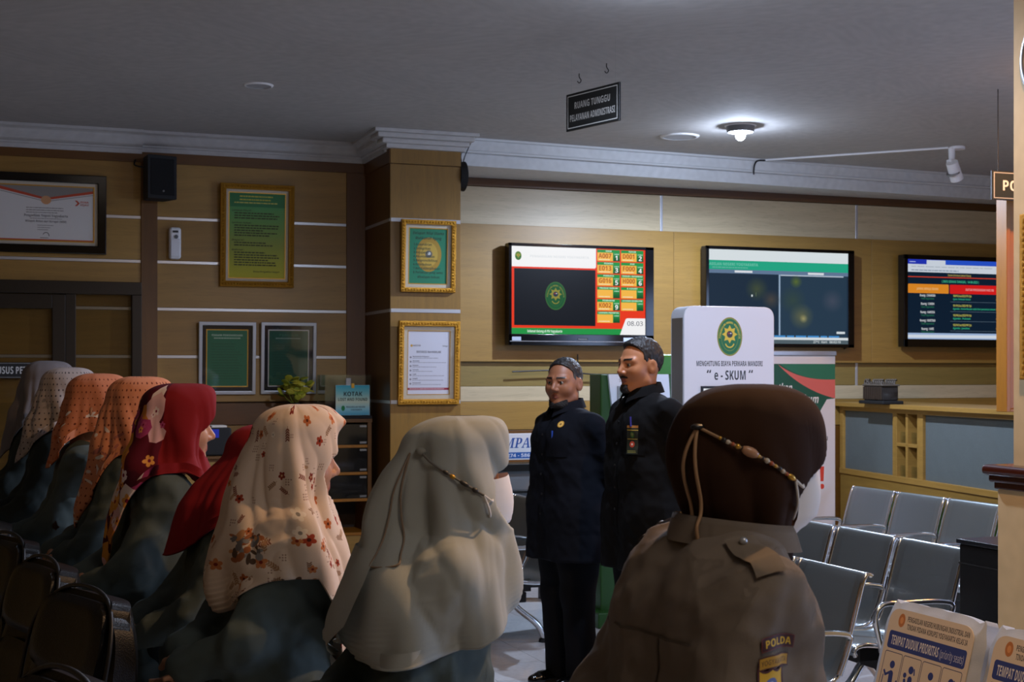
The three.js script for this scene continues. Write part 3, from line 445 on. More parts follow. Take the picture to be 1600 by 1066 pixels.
{
  const o = thing('information_kiosk', 'dark green kiosk with a slanted white panel and small screen behind the second man', 'kiosk', [3.93, 0, -8.3]);
  const green = M(0x1b4a13, .4, { map: rep(MOTTLE, 2) });
  const prof = (x0, x1, top, z0, z1, y0 = 0) => { const s = new THREE.Shape([[z0, y0], [z1, y0], [z1 - .1, top], [z0, top]].map(p => new THREE.Vector2(...p))); const g = new THREE.ExtrudeGeometry(s, { depth: x1 - x0, bevelEnabled: true, bevelSize: .004, bevelThickness: .004, bevelSegments: 2 }); g.rotateY(-Math.PI / 2); g.translate(x1, 0, 0); return g; };
  part('cabinet', bx(-.27, .3, 0, 1.6, -.06, .12, .01), green, o); part('header', bx(.1, .34, 1.55, 1.73, -.06, .1, .02), M(0x2f7a16, .4), o); part('plinth', bx(-.33, .36, 0, .1, -.22, .22, .01), green, o);
  const face = new THREE.Shape([[-.225, 1.6], [.2, 1.6], [.25, .9], [-.14, .9]].map(p => new THREE.Vector2(...p))); const fg = new THREE.ExtrudeGeometry(face, { depth: .02, bevelEnabled: false }); fg.translate(0, 0, .12); part('front_panel', fg, MP(0xd5deea, .3), o);
  const t = canvas(400, 460, (g, w, h) => { g.fillStyle = '#5f6a70'; g.fillRect(0, 0, w, h); g.fillStyle = '#ffffff'; g.fillRect(14, 95, w - 28, h - 110); g.fillStyle = '#3f78d0'; g.fillRect(150, 80, 250, 28); g.fillStyle = '#8f9a9a'; g.fillRect(20, 165, w - 40, 34); g.fillStyle = '#c9d8c8'; g.fillRect(14, 260, w - 28, 8); g.fillStyle = '#e6fff0'; g.fillRect(14, 268, w - 28, 150); g.fillStyle = '#7fae7a'; g.fillRect(14, 418, w - 28, 10); });
  const s = part('screen', new THREE.PlaneGeometry(.27, .29), M(0x05060a, .2, { emissive: 0xffffff, emissiveMap: t, emissiveIntensity: .9 }), o); s.position.set(-.02, 1.37, .1425);
  part('bezel', ring(.29, .31, .012, .012, .002).translate(-.02, 1.37, .138), mat.alu, o);
  const k = part('lettering', new THREE.PlaneGeometry(.2, .05), printMat(canvas(400, 100, (g, w, h) => { g.fillStyle = '#d5deea'; g.fillRect(0, 0, w, h); txt(g, 'Sistem Antrian', 200, 52, 56, '#2a3034', { w: 330, style: 'normal' }); })), o); k.position.set(-.07, 1.562, .1415);
  const l = new THREE.RectAreaLight(0xeaf4ff, .4, .24, .28); l.position.set(-.02, 1.37, .155); l.rotation.y = Math.PI; o.add(l);
}
{
  const o = thing('roll_up_banner', 'white roll-up banner with a dark green header about free legal services', 'banner', [5.24, 0, -8.5]);
  const t = canvas(760, 1300, (g, w, h) => {
    g.fillStyle = '#dfe3ea'; g.fillRect(0, 0, w, h);
    g.fillStyle = '#1d5a4a'; g.beginPath(); g.moveTo(0, 45); g.lineTo(w, 45); g.lineTo(w, 235); g.lineTo(690, 240); g.lineTo(620, 320); g.lineTo(670, 400); g.lineTo(560, 370); g.lineTo(0, 370); g.fill();
    g.fillStyle = '#2a7a60'; g.beginPath(); g.moveTo(300, 45); g.lineTo(w, 45); g.lineTo(w, 130); g.quadraticCurveTo(480, 140, 300, 45); g.fill(); g.fillStyle = '#d9706a'; g.beginPath(); g.moveTo(280, 45); g.quadraticCurveTo(460, 140, w, 130); g.lineTo(w, 235); g.quadraticCurveTo(480, 190, 280, 45); g.fill();
    txt(g, 'Dapatkan', 150, 175, 62, '#e9eef0', { left: 1, style: 'bold italic', w: 250 }); txt(g, 'Layanan Hukum', 150, 238, 62, '#e9eef0', { left: 1, style: 'bold italic', w: 470 }); txt(g, 'Tanpa Biaya!', 150, 298, 62, '#e9eef0', { left: 1, style: 'bold italic', w: 350 });
    lines(g, 120, 395, 500, 1, 44, 20, '#5a6470', .3); txt(g, 'bagi masyarakat tidak mampu', 110, 452, 40, '#303840', { left: 1, w: 590 }); txt(g, 'Gugatan, Permohonan, Hukum', 110, 526, 40, '#303840', { left: 1, w: 570 }); lines(g, 120, 570, 480, 1, 40, 18, '#7c8590', .3);
    txt(g, 'POSBAKUM', 240, 650, 74, '#1f262b', { left: 1, w: 350, style: 'bold italic' }); txt(g, 'untuk Anda', 330, 716, 50, '#3a4248', { left: 1, style: 'italic', w: 250 }); txt(g, '!', 650, 672, 170, '#d9432f', { w: 60 });
    lines(g, 120, 850, 520, 6, 54, 18, '#8a929c', .4);
  });
  part('sheet', bx(-.37, .37, .06, 1.735, -.004, .0, .001), mat.white, o); part('print', new THREE.PlaneGeometry(.738, 1.66), printMat(t), o).position.set(0, .9, .001);
  part('top_bar', bx(-.375, .375, 1.73, 1.762, -.016, .014, .005), mat.alu, o); part('base_case', bx(-.39, .39, 0, .075, -.07, .07, .02), mat.alu, o); part('pole', cyl(0, .06, 1.735, -.03, .009), mat.alu, o); part('foot', merge([bx(-.25, -.2, 0, .012, -.2, .2), bx(.2, .25, 0, .012, -.2, .2)]), mat.black, o);
}
{ // complaint board: white and blue sign above a dark shelf with a glass front
  const o = thing('service_board', 'low stand with a blue and white sign and telephone number beside the first man', 'stand', [3.45, 0, -9.22]);
  part('sign_panel', bx(-.24, .24, 1.0, 1.185, -.012, .0, .003), mat.white, o);
  const t = canvas(900, 350, (g, w, h) => { g.fillStyle = '#dfe3ea'; g.fillRect(0, 0, w, h); txt(g, 'KOMPAS', 430, 125, 190, '#1f4f9e', { font: 'serif', style: 'bold italic', w: 720 }); g.fillStyle = '#2560b0'; g.fillRect(0, 250, w, 84); txt(g, 'TELP. 0274 - 586563', 470, 292, 62, '#e9eef6', { w: 720 }); });
  part('lettering', new THREE.PlaneGeometry(.476, .181), printMat(t), o).position.set(0, 1.0925, .001);
  part('shelf', bx(-.27, .27, .925, .975, -.15, .06, .004), mat.black, o); part('shelf', bx(-.27, .27, .77, .79, -.15, .05, .004), mat.black, o);
  for (const x of [-.26, .26]) part('post', bx(x - .012, x + .012, 0, .98, -.14, .04, .003), mat.black, o);
  part('poster', bx(-.245, .245, .25, .92, -.02, -.01), printMat(canvas(256, 256, (g, w, h) => { g.fillStyle = '#8e959c'; g.fillRect(0, 0, w, h); for (let i = 0; i < 60; i++) { const v = rr(90, 170) | 0; g.fillStyle = `rgb(${v},${v + 5},${v + 12})`; g.fillRect(rr(0, 256), rr(0, 256), rr(10, 70), rr(10, 60)); } g.fillStyle = '#2b2d30'; g.fillRect(110, 40, 60, 90); })), o);
  part('strap_post', bx(-.245, .245, .1, .25, -.03, 0), mat.black, o);
}
// ---------- lost and found cabinet with what stands on it ----------
{
  const o = thing('shelf_cabinet', 'narrow wooden cabinet with dark glass shelves beside the column', 'cabinet', [2.38, 0, -10.3]);
  const dk = M(0x2a1c0c, .6, { map: rep(GR_H, .9) });
  const x0 = -.42, x1 = .29, D0 = -.19, D1 = .2;
  part('side_panel', bx(x0, x0 + .03, .06, 1.27, D0, D1, .002), mat.brownV, o); part('side_panel', bx(x1 - .03, x1, .06, 1.27, D0, D1, .002), mat.brownV, o);
  part('back_panel', bx(x0, x1, .06, 1.27, D0, D0 + .012), dk, o);
  part('top', bx(x0 - .01, x1 + .005, 1.245, 1.272, D0, D1 + .005, .003), mat.brown, o); part('top_cover', bx(x0 - .01, x1 + .005, 1.272, 1.292, D0, D1, .003), mat.blackMatte, o);
  for (const y of [1.07, .87, .675, .425]) part('shelf', bx(x0 + .03, x1 - .03, y - .011, y + .011, D0 + .012, D1 - .005, .002), mat.honey, o);
  part('drawer_front', bx(x0 + .005, x1 - .005, .1, .412, D1 - .02, D1 + .002, .003), mat.oak, o); part('toe_kick', bx(x0 + .02, x1 - .02, 0, .1, D0, D1 - .04), mat.black, o); part('handle_rail', bx(-.2, .08, .412, .42, D1 - .01, D1 + .006), mat.alu, o);
  const ys = [1.245, 1.07, .87, .675];
  for (let i = 0; i < 3; i++) { const d = part('glass_door', bx(x0 + .035, x1 - .035, ys[i + 1] + .013, ys[i] - .013, D1 - .008, D1 - .003), mat.smoke, o); part('hinge', merge([bx(x1 - .09, x1 - .04, ys[i] - .035, ys[i] - .02, D1 - .003, D1 + .004), bx(x1 - .09, x1 - .04, ys[i + 1] + .02, ys[i + 1] + .035, D1 - .003, D1 + .004)]), mat.alu, d); }
  const s = thing('wall_socket', 'white power socket in the open bay of the shelf cabinet', 'socket', [2.262, .545, -10.478]);
  part('plate', bx(-.04, .04, -.04, .04, 0, .012, .004), mat.offwhite, s); const c = new THREE.CylinderGeometry(.024, .024, .006, 20); c.rotateX(Math.PI / 2); c.translate(0, 0, .012); part('outlet', c, M(0x8d8b86, .6), s);
  [[2.12, .70, 'left'], [2.33, .70, 'centre'], [2.5, .885, 'upper right'], [2.2, .885, 'upper left']].forEach(([x, y, w], i) => { const pts = [[.001, 0], [.03, 0], [.033, .07], [.03, .085], [.029, .085], [.031, .07], [.028, .004], [.001, .004]].map(p => new THREE.Vector2(p[0], p[1])); solo('drinking_glass', 'small clear glass on a dark shelf of the cabinet, ' + w, 'glass', new THREE.LatheGeometry(pts, 20), mat.acrylic, [x, y - (y > .8 ? .004 : .014), -10.28], 0, 'glasses in the shelf cabinet'); });
}
{
  const o = thing('donation_box', 'clear acrylic lost and found box on the shelf cabinet', 'box', [2.5, 1.292, -10.26]);
  const w = .175, h = .3, d = .13;
  for (const [n, g] of [['side_pane', bx(-w, -w + .005, 0, h, -d, d)], ['side_pane', bx(w - .005, w, 0, h, -d, d)], ['back_pane', bx(-w, w, 0, h, -d, -d + .005)], ['front_pane', bx(-w, w, 0, h, d - .005, d)], ['lid', bx(-w, w, h, h + .005, -d, d)]]) part(n, g, mat.acrylic, o);
  part('base', bx(-w, w, 0, .008, -d, d), mat.black, o); part('hasp', bx(-.02, .02, .22, .28, d, d + .012, .003), mat.alu, o);
  const l = thing('lost_found_card', 'blue to white card reading KOTAK LOST AND FOUND on the acrylic box', 'sign', [2.53, 1.298, -10.112]);
  const t = canvas(512, 450, (g, w, h) => { const q = g.createLinearGradient(0, 0, 0, h); q.addColorStop(0, '#35a0b4'); q.addColorStop(.55, '#c9d2b8'); q.addColorStop(.8, '#8fc4cc'); q.addColorStop(1, '#4a9cb8'); g.fillStyle = q; g.fillRect(0, 0, w, h); txt(g, 'KOTAK', w / 2, 130, 92, '#17231f', { w: 290 }); txt(g, 'LOST AND FOUND', w / 2, 212, 62, '#26331f', { w: 450 }); g.fillStyle = '#157a3f'; g.beginPath(); g.ellipse(110, 345, 28, 40, 0, 0, 7); g.fill(); txt(g, 'PENGADILAN NEGERI', 300, 328, 36, '#2b3a40', { w: 290 }); txt(g, 'YOGYAKARTA', 310, 368, 34, '#2b3a40', { w: 170 }); });
  part('card', bx(-.128, .128, 0, .222, -.004, 0), mat.white, l); part('print', new THREE.PlaneGeometry(.254, .22), printMat(t), l).position.set(0, .111, .0008); part('clip', bx(-.012, .012, .2, .235, -.006, .006, .002), mat.goldThin, l);
}
{ // leafy plant in a dark pot
  const o = thing('potted_plant', 'small yellow-green leafy plant in a dark pot before the dark charter', 'plant', [2.13, 1.292, -10.22]);
  const pts = [[.001, 0], [.035, 0], [.05, .09], [.052, .1], [.045, .1], [.042, .085], [.001, .08]].map(p => new THREE.Vector2(...p)); part('pot', new THREE.LatheGeometry(pts, 24), mat.blackGloss, o);
  const leafM = [M(0xa0a028, .6), M(0x7f8a1e, .6), M(0xb0a834, .6)];
  for (let k = 0; k < 46; k++) {
    const a = rr(0, 6.283), e = rr(.1, 1.35), R = rr(.06, .15), c = V(Math.cos(a) * Math.cos(e) * R, .135 + Math.sin(e) * R * 1.15, Math.sin(a) * Math.cos(e) * R);
    const g = new THREE.SphereGeometry(1, 8, 6); g.scale(rr(.022, .036), .006, rr(.028, .042)); const p = g.attributes.position; for (let i = 0; i < p.count; i++) p.setY(i, p.getY(i) - 6 * p.getX(i) ** 2 + .004 * N3(p.getX(i) * 60 + k, 0, p.getZ(i) * 60)); g.computeVertexNormals();
    const l = part('leaf', g, leafM[k % 3], o); l.position.copy(c); l.rotation.set(rr(-.9, .9), a, rr(-.9, .9));
    if (k % 3 === 0) part('stem', tube([[0, .085, 0], [c.x * .4, .11, c.z * .4], [c.x, c.y, c.z]], .0025, 8, 5), leafM[1], o);
  }
}
{ // dark printer-like box with a blue lamp behind the red scarves
  const o = thing('office_machine', 'dark machine with a blue screen patch on the low cabinet behind the scarves', 'machine', [1.5, 1.02, -10.2]);
  part('housing', bx(-.14, .14, 0, .2, -.1, .12, .015), mat.blackMatte, o); part('paper_tray', bx(.0, .11, .2, .215, -.05, .1, .004), mat.offwhite, o); part('display', bx(-.06, .05, .13, .19, .12, .124, .001), M(0x2038c0, .3), o);
  const c = thing('low_cabinet', 'low brown cabinet against the oak wall behind the row of women', 'cabinet', [1.3, 0, -10.24]); part('carcass', bx(-.7, .6, .08, 1.0, -.23, .2, .004), mat.brown, c); part('top', bx(-.72, .62, 1.0, 1.02, -.24, .22, .004), mat.brown, c); part('door', bx(-.68, -.06, .1, .98, .2, .216, .003), mat.oakDeep, c); part('door', bx(-.04, .58, .1, .98, .2, .216, .003), mat.oakDeep, c); part('toe_kick', bx(-.66, .56, 0, .08, -.2, .15), mat.black, c);
}
// ---------- service counter at the right ----------
{
  const o = thing('service_counter', 'tall oak service counter with frosted panels behind the steel benches', 'counter', [6.95, 0, WZ + .05], 0);
  // local: the front runs along +z with a slight turn towards -x
  const c = new THREE.Group(); c.name = 'counter_body'; c.rotation.y = -.16; o.add(c);
  const L = 3.3;
  part('counter_top', bx(-.06, .62, 1.325, 1.36, 0, L, .004), mat.oak, c);
  part('lower_panel', bx(0, .06, 0, .76, 0, L, .003), mat.oakDeep, c); part('rail', bx(-.01, .07, .745, .79, 0, L, .003), mat.oak, c); part('rail', bx(-.01, .07, 1.29, 1.326, 0, L, .003), mat.oak, c);
  for (const z of [.03, 1.02, L - .03]) part('post', bx(-.005, .065, .78, 1.3, z - .03, z + .03, .003), mat.oak, c);
  part('post', bx(-.005, .065, .78, 1.3, 1.43, 1.49, .003), mat.oak, c);
  part('frosted_pane', bx(.02, .03, .78, 1.3, .06, .99), mat.frost, c); part('frosted_pane', bx(.02, .03, .78, 1.3, 1.49, L - .06), mat.frost, c);
  // open pigeonholes between the panes
  part('divider', bx(-.005, .22, .78, 1.3, 1.21, 1.245, .003), mat.oak, c); part('divider', bx(-.005, .22, .78, 1.3, 1.03, 1.06, .003), mat.oak, c); part('divider', bx(-.005, .22, .78, 1.3, 1.4, 1.43, .003), mat.oak, c); part('divider', bx(-.005, .22, 1.03, 1.055, 1.05, 1.42, .003), mat.oak, c); part('back_panel', bx(.21, .22, .78, 1.3, 1.03, 1.43), mat.brown, c);
  for (const [y, z] of [[.79, 1.135], [.79, 1.32], [1.056, 1.135], [1.056, 1.32]]) part('leaflet_holder', bx(.02, .05, y, y + .09, z - .06, z + .06, .003), mat.acrylic, c);
}
{
  const o = thing('ornament_box', 'dark carved wooden chest ornament standing on the service counter', 'ornament', [6.78, 1.36, -9.62], -.16 - Math.PI / 2);
  part('base', bx(-.22, .22, 0, .028, -.09, .09, .008), mat.blackMatte, o); part('chest', bx(-.17, .17, .028, .15, -.07, .07, .012), M(0x241a14, .5, { bumpMap: rep(FINE, 6), bumpScale: .01 }), o);
  const ls = []; for (let i = 0; i < 9; i++) for (const s of [-1, 1]) { const a = new THREE.TorusGeometry(.024, .008, 6, 14, 4.6); a.rotateZ(i * .9); a.translate(-.15 + i * .0375, .172, s * .055); ls.push(a); } ls.push(bx(-.18, .18, .145, .16, -.078, .078, .006)); part('carved_lid', merge(ls), M(0x5a5148, .5), o);
  for (let i = 0; i < 10; i++) part('flute', bx(-.165 + i * .0345, -.145 + i * .0345, .035, .14, .068, .078, .004), M(0x33261d, .5), o);
}
{
  const o = thing('wood_partition', 'upright honey wood partition panel standing on the counter beside the pillar', 'partition', [6.1, 1.36, -7.32]);
  part('panel', bx(0, .32, .02, 1.38, -.03, .03, .004), mat.honey, o); part('edge_frame', merge([bx(-.03, .0, 0, 1.4, -.05, .05, .004), bx(0, .32, 1.38, 1.4, -.05, .05, .003), bx(0, .32, 0, .02, -.05, .05, .003)]), mat.honey, o);
}
{ // artificial hedge strip between benches and counter
  const o = thing('artificial_hedge', 'low strip of artificial green grass behind the bench at the counter', 'hedge', [6.2, 0, -7.9]);
  part('planter', bx(-.1, .1, 0, .5, -.75, .75, .01), mat.blackMatte, o);
  const bl = []; for (let i = 0; i < 900; i++) { const g = new THREE.ConeGeometry(.007, rr(.16, .3), 3, 1, true); g.translate(0, .12, 0); g.rotateX(rr(-.5, .5)); g.rotateZ(rr(-.5, .5)); g.rotateY(rr(0, 6)); g.translate(rr(-.09, .09), .49, rr(-.74, .74)); bl.push(g); }
  part('grass', merge(bl), M(0x2f5a1a, .7), o).userData.kind = 'stuff';
}
// ---------- steel waiting benches ----------
const holes = (() => { const n = 32, a = new Uint8Array(n * n * 4); for (let j = 0; j < n; j++) for (let i = 0; i < n; i++) { const d = (x, y) => Math.hypot(i + .5 - x, j + .5 - y); const o = Math.min(d(8, 8), d(24, 24)) < 6.2 ? 0 : 255; a.set([o, o, o, 255], (j * n + i) * 4); } const t = new THREE.DataTexture(a, n, n); t.wrapS = t.wrapT = THREE.RepeatWrapping; t.magFilter = t.minFilter = THREE.LinearFilter; t.needsUpdate = true; return t; })();
const SEATP = [[.235, .385], [.245, .41], [.22, .428], [.1, .42], [-.05, .402], [-.15, .398], [-.2, .42], [-.23, .47], [-.27, .6], [-.315, .755], [-.335, .81], [-.35, .822], [-.365, .812]].map(p => V(0, p[1], p[0]));
const seatCurve = new THREE.CatmullRomCurve3(SEATP, false, 'centripetal');
function shellAlong(x0, x1, t0, t1, th, n) {
  const pts = [], P = [], U = [], I = []; let len = 0, prev;
  for (let i = 0; i <= n; i++) { const t = lerp(t0, t1, i / n), p = seatCurve.getPoint(t), d = seatCurve.getTangent(t), nn = V(0, -d.z, d.y).multiplyScalar(th / 2); if (prev) len += p.distanceTo(prev); prev = p; pts.push([p, nn, len]); }
  for (const s of [1, -1]) for (const [p, nn, l] of pts) for (const x of [x0, x1]) { P.push(x, p.y + s * nn.y, p.z + s * nn.z); U.push(x, l); }
  const k = 2 * (n + 1); for (let i = 0; i < n; i++) { const a = 2 * i; I.push(a, a + 1, a + 2, a + 1, a + 3, a + 2); I.push(k + a, k + a + 2, k + a + 1, k + a + 1, k + a + 2, k + a + 3); }
  const g = new THREE.BufferGeometry(); g.setAttribute('position', new THREE.Float32BufferAttribute(P, 3)); g.setAttribute('uv', new THREE.Float32BufferAttribute(U, 2)); g.setIndex(I); g.computeVertexNormals(); return g;
}
const perfM = M(0x8a9294, .36, { metalness: .75, alphaMap: rep(holes, 1 / .012), alphaTest: .5, side: THREE.DoubleSide });
function bench(n, pos, turn, label, group, arms = 'ends') {
  const o = thing('steel_bench', label, 'bench', pos, turn, group), pitch = .52, W = .47;
  for (let k = 0; k < n; k++) {
    const x = (k - (n - 1) / 2) * pitch, s = part('seat', shellAlong(x - W / 2 + .05, x + W / 2 - .05, .17, .85, .003, 24), perfM, o);
    part('border', merge([shellAlong(x - W / 2, x - W / 2 + .052, 0, 1, .004, 30), shellAlong(x + W / 2 - .052, x + W / 2, 0, 1, .004, 30), shellAlong(x - W / 2 + .05, x + W / 2 - .05, 0, .172, .004, 8), shellAlong(x - W / 2 + .05, x + W / 2 - .05, .848, 1, .004, 10)]), mat.steel, s);
    for (const e of [-1, 1]) { const pts = []; for (let i = 0; i <= 16; i++) { const p = seatCurve.getPoint(i / 16); pts.push([x + e * W / 2, p.y, p.z]); } part('edge_tube', tube(pts, .011, 36, 8), mat.chrome, s); }
    for (const q of [-.085, .085]) part('seat_bracket', bx(x + q - .015, x + q + .015, .33, .4, -.12, .12), mat.black, o);
  }
  const half = n * pitch / 2; part('beam', bx(-half + .05, half - .05, .285, .345, -.05, .03, .006), mat.black, o);
  for (const x of n > 2 ? [-half + .3, half - .3] : [-half + .2, half - .2]) { const l = part('leg', merge([tube([[x, .02, .26], [x, .1, .22], [x, .2, .08], [x, .29, 0], [x, .2, -.1], [x, .1, -.22], [x, .02, -.26]], .02, 40, 10)]), mat.chrome, o); for (const q of [-.26, .26]) part('foot', cyl(x, 0, .02, q, .035, .03), mat.rubber, l); }
  for (let k = 0; k <= n; k++) if (arms === 'all' || k === 0 || k === n) { const x = (k - n / 2) * pitch; part('armrest', merge([tube([[x, .40, .12], [x, .56, .15], [x, .6, .12], [x, .605, 0], [x, .6, -.2], [x, .585, -.25], [x, .54, -.24], [x, .44, -.2]], .013, 50, 8)]), mat.chrome, o); }
  return o;
}
const LEFT = -Math.PI / 2;
bench(4, [5.31, 0, -7.32], LEFT, 'bluish perforated steel bench in front of the service counter', 'steel waiting benches', 'all');
bench(4, [3.74, 0, -6.17], LEFT, 'perforated steel bench in the middle row before the black cabinet', 'steel waiting benches', 'all');
bench(2, [2.88, 0, -5.16], LEFT, 'perforated steel bench right behind the uniformed woman', 'steel waiting benches', 'all');
bench(3, [2.87, 0, -8.30], LEFT, 'perforated steel bench between the grey scarf and the first man', 'steel waiting benches', 'all');
{ // black cabinet behind the pillar
  const o = thing('black_cabinet', 'black box cabinet beside the pillar behind the priority seats', 'cabinet', [4.22, 0, -4.78]); part('body', bx(-.36, .36, .04, .885, -.14, .2, .008), mat.black, o); part('top', bx(-.37, .37, .885, .905, -.15, .21, .005), M(0x1a1c20, .25), o); part('plinth', bx(-.33, .33, 0, .04, -.12, .17), mat.blackMatte, o); part('groove_strip', bx(-.362, .362, .8, .806, -.142, .2), mat.blackMatte, o);
}
// ---------- priority seats with printed covers ----------
const tPrio = canvas(900, 1100, (g, w, h) => {
  const B = '#26336e'; g.fillStyle = '#cdb99c'; g.fillRect(0, 0, w, h);
  g.fillStyle = '#b06a2e'; g.beginPath(); g.ellipse(140, 78, 36, 48, 0, 0, 7); g.fill(); g.fillStyle = '#d08a4a'; g.beginPath(); g.ellipse(140, 78, 18, 24, 0, 0, 7); g.fill();
  txt(g, 'PENGADILAN NEGERI/HUBUNGAN INDUSTRIAL DAN', 530, 58, 52, '#3a3430', { w: 660 }); txt(g, 'TINDAK PIDANA KORUPSI YOGYAKARTA KELAS IA', 530, 112, 52, '#3a3430', { w: 640 });
  g.fillStyle = B; roundRect(g, 36, 160, 830, 125, 22); g.fill(); txt(g, 'TEMPAT DUDUK PRIORITAS', 330, 224, 92, '#cfc6ba', { w: 520 }); txt(g, '(priority seats)', 725, 226, 76, '#b9b6bc', { w: 245, style: 'normal' });
  for (let k = 0; k < 4; k++) {
    const x = 36 + k * 210; g.lineWidth = 5; g.strokeStyle = '#3a3a55'; roundRect(g, x, 308, 195, 420, 16); g.stroke(); g.fillStyle = g.strokeStyle = B; g.lineCap = g.lineJoin = 'round';
    const L = (pts, lw) => { g.lineWidth = lw; g.beginPath(); pts.forEach((p, i) => g[i ? 'lineTo' : 'moveTo'](x + p[0], 308 + p[1])); g.stroke(); };
    const C = (a, b, r) => { g.beginPath(); g.arc(x + a, 308 + b, r, 0, 7); g.fill(); };
    C(105, 85, 27); L([[110, 150], [118, 245]], 46); L([[115, 262], [60, 262], [45, 370]], 30); L([[182, 190], [160, 300], [90, 308]], 15);
    if (k === 0) { L([[105, 135], [50, 165], [30, 140]], 18); L([[28, 170], [22, 330]], 8); } if (k === 1) { C(50, 130, 18); L([[55, 165], [70, 210]], 26); L([[110, 150], [60, 225]], 18); L([[138, 75], [146, 110]], 12); } if (k === 2) { L([[40, 150], [90, 150], [84, 185], [46, 185], [40, 150]], 8); L([[105, 150], [60, 215], [40, 215]], 18); L([[60, 262], [72, 385]], 12); } if (k === 3) { C(95, 225, 34); L([[110, 145], [85, 200]], 16); L([[135, 70], [150, 100]], 12); }
    g.fillStyle = k ? '#3c3d5c' : B; roundRect(g, x, 742, 195, 100, 10); g.fill(); txt(g, ['Lansia', 'Ibu menyusui', 'Difabel', 'Ibu hamil'][k], x + 97, 774, 34, '#a9a6b4', { style: 'normal' }); lines(g, x + 30, 800, 140, 1, 20, 12, '#9a97a8', .1);
  }
  g.fillStyle = '#c03428'; g.fillRect(36, 862, 830, 120); txt(g, 'UTAMAKAN MEREKA', 450, 924, 72, '#e6cfc4', { w: 640 });
});
function priority(z, label) {
  const o = thing('priority_seat', label, 'seat', [2.285, 0, z], LEFT, 'seats with priority covers');
  const W = .43; part('seat', shellAlong(-W / 2 + .02, W / 2 - .02, 0, 1, .006, 30), mat.steel, o);
  part('frame', merge([tube([[-.2, .02, .24], [-.2, .3, .1], [-.2, .39, -.1]], .014, 20, 8), tube([[.2, .02, .24], [.2, .3, .1], [.2, .39, -.1]], .014, 20, 8), tube([[-.2, .02, -.26], [-.2, .3, -.15], [-.2, .39, -.1]], .014, 20, 8), tube([[.2, .02, -.26], [.2, .3, -.15], [.2, .39, -.1]], .014, 20, 8)]), mat.chrome, o);
  // stuffed cover over the backrest: rounded slab, puckered at its corners
  const g = new THREE.BoxGeometry(W + .03, .56, .075, 30, 30, 6), p = g.attributes.position;
  for (let i = 0; i < p.count; i++) { let x = p.getX(i), y = p.getY(i), z0 = p.getZ(i); const u = x / ((W + .03) / 2), v = y / .28, e = Math.max(Math.abs(u), Math.abs(v)); z0 *= 1 - .45 * sstep(.8, 1, e); y += -.022 * sstep(.55, 1, Math.abs(u)) * (v > 0 ? v : 0) + .02 * Math.max(0, v) * Math.exp(-((Math.abs(u) - .93) ** 2) * 160); const cr = sstep(.84, 1, Math.abs(u)) * sstep(.75, 1, Math.abs(v)); x -= Math.sign(x) * .018 * cr; z0 += .004 * N3(x * 22, y * 22, 3); x += .004 * N3(x * 9, y * 16, 7); y += .004 * N3(x * 20, y * 9, 9); p.setXYZ(i, x, y, z0); }
  g.computeVertexNormals(); g.rotateX(-.26); g.translate(0, .635, -.285); part('cover', uvMetres(g), M(0xaeb6c0, .85, { bumpMap: rep(WEAVE, 16), bumpScale: .0006 }), o);
  const s = new THREE.Shape(); const a = .195, t = .235; s.moveTo(-a, -t); s.lineTo(a, -t); s.lineTo(a, t - .05); s.quadraticCurveTo(a, t, a - .05, t); s.lineTo(-a + .05, t); s.quadraticCurveTo(-a, t, -a, t - .05);
  const q = new THREE.ExtrudeGeometry(s, { depth: .003, bevelEnabled: false, curveSegments: 8 }); const qp = q.attributes.position, uv = new Float32Array(qp.count * 2); for (let i = 0; i < qp.count; i++) { uv[2 * i] = (qp.getX(i) + a) / (2 * a); uv[2 * i + 1] = (qp.getY(i) + t) / (2 * t); } q.setAttribute('uv', new THREE.BufferAttribute(uv, 2));
  q.translate(0, 0, .0385); q.rotateX(-.26); q.translate(0, .652, -.291); part('printed_sign', q, printMat(tPrio, { roughness: .8 }), o);
}
priority(-3.43, 'grey covered priority seat with the whole sign in view'); priority(-2.955, 'grey covered priority seat cut by the right edge');
// ---------- people: distance fields meshed with surface nets ----------
const cone = (p, q, r0, r1 = r0) => ({ p, q, r0, r1, d: [q[0] - p[0], q[1] - p[1], q[2] - p[2]], l: (q[0] - p[0]) ** 2 + (q[1] - p[1]) ** 2 + (q[2] - p[2]) ** 2 + 1e-9 });
const coneD = (c, x, y, z) => { const a = x - c.p[0], b = y - c.p[1], e = z - c.p[2]; let t = (a * c.d[0] + b * c.d[1] + e * c.d[2]) / c.l; t = t < 0 ? 0 : t > 1 ? 1 : t; const u = a - c.d[0] * t, v = b - c.d[1] * t, w = e - c.d[2] * t; return Math.sqrt(u * u + v * v + w * w) - (c.r0 + (c.r1 - c.r0) * t); };
const smin = (a, b, k) => { const h = Math.max(k - Math.abs(a - b), 0) / k; return Math.min(a, b) - h * h * k * .25; };
const smax = (a, b, k) => -smin(-a, -b, k);
const ell = (x, y, z, cx, cy, cz, rx, ry, rz) => { const a = (x - cx) / rx, b = (y - cy) / ry, c = (z - cz) / rz, k = Math.sqrt(a * a + b * b + c * c), k2 = Math.sqrt((a / rx) ** 2 + (b / ry) ** 2 + (c / rz) ** 2) + 1e-9; return k * (k - 1) / k2; };
const field = (prims, k) => (x, y, z) => { let d = 9; for (const c of prims) { const q = coneD(c, x, y, z); if (q < d + k) d = smin(d, q, k); } return d; };
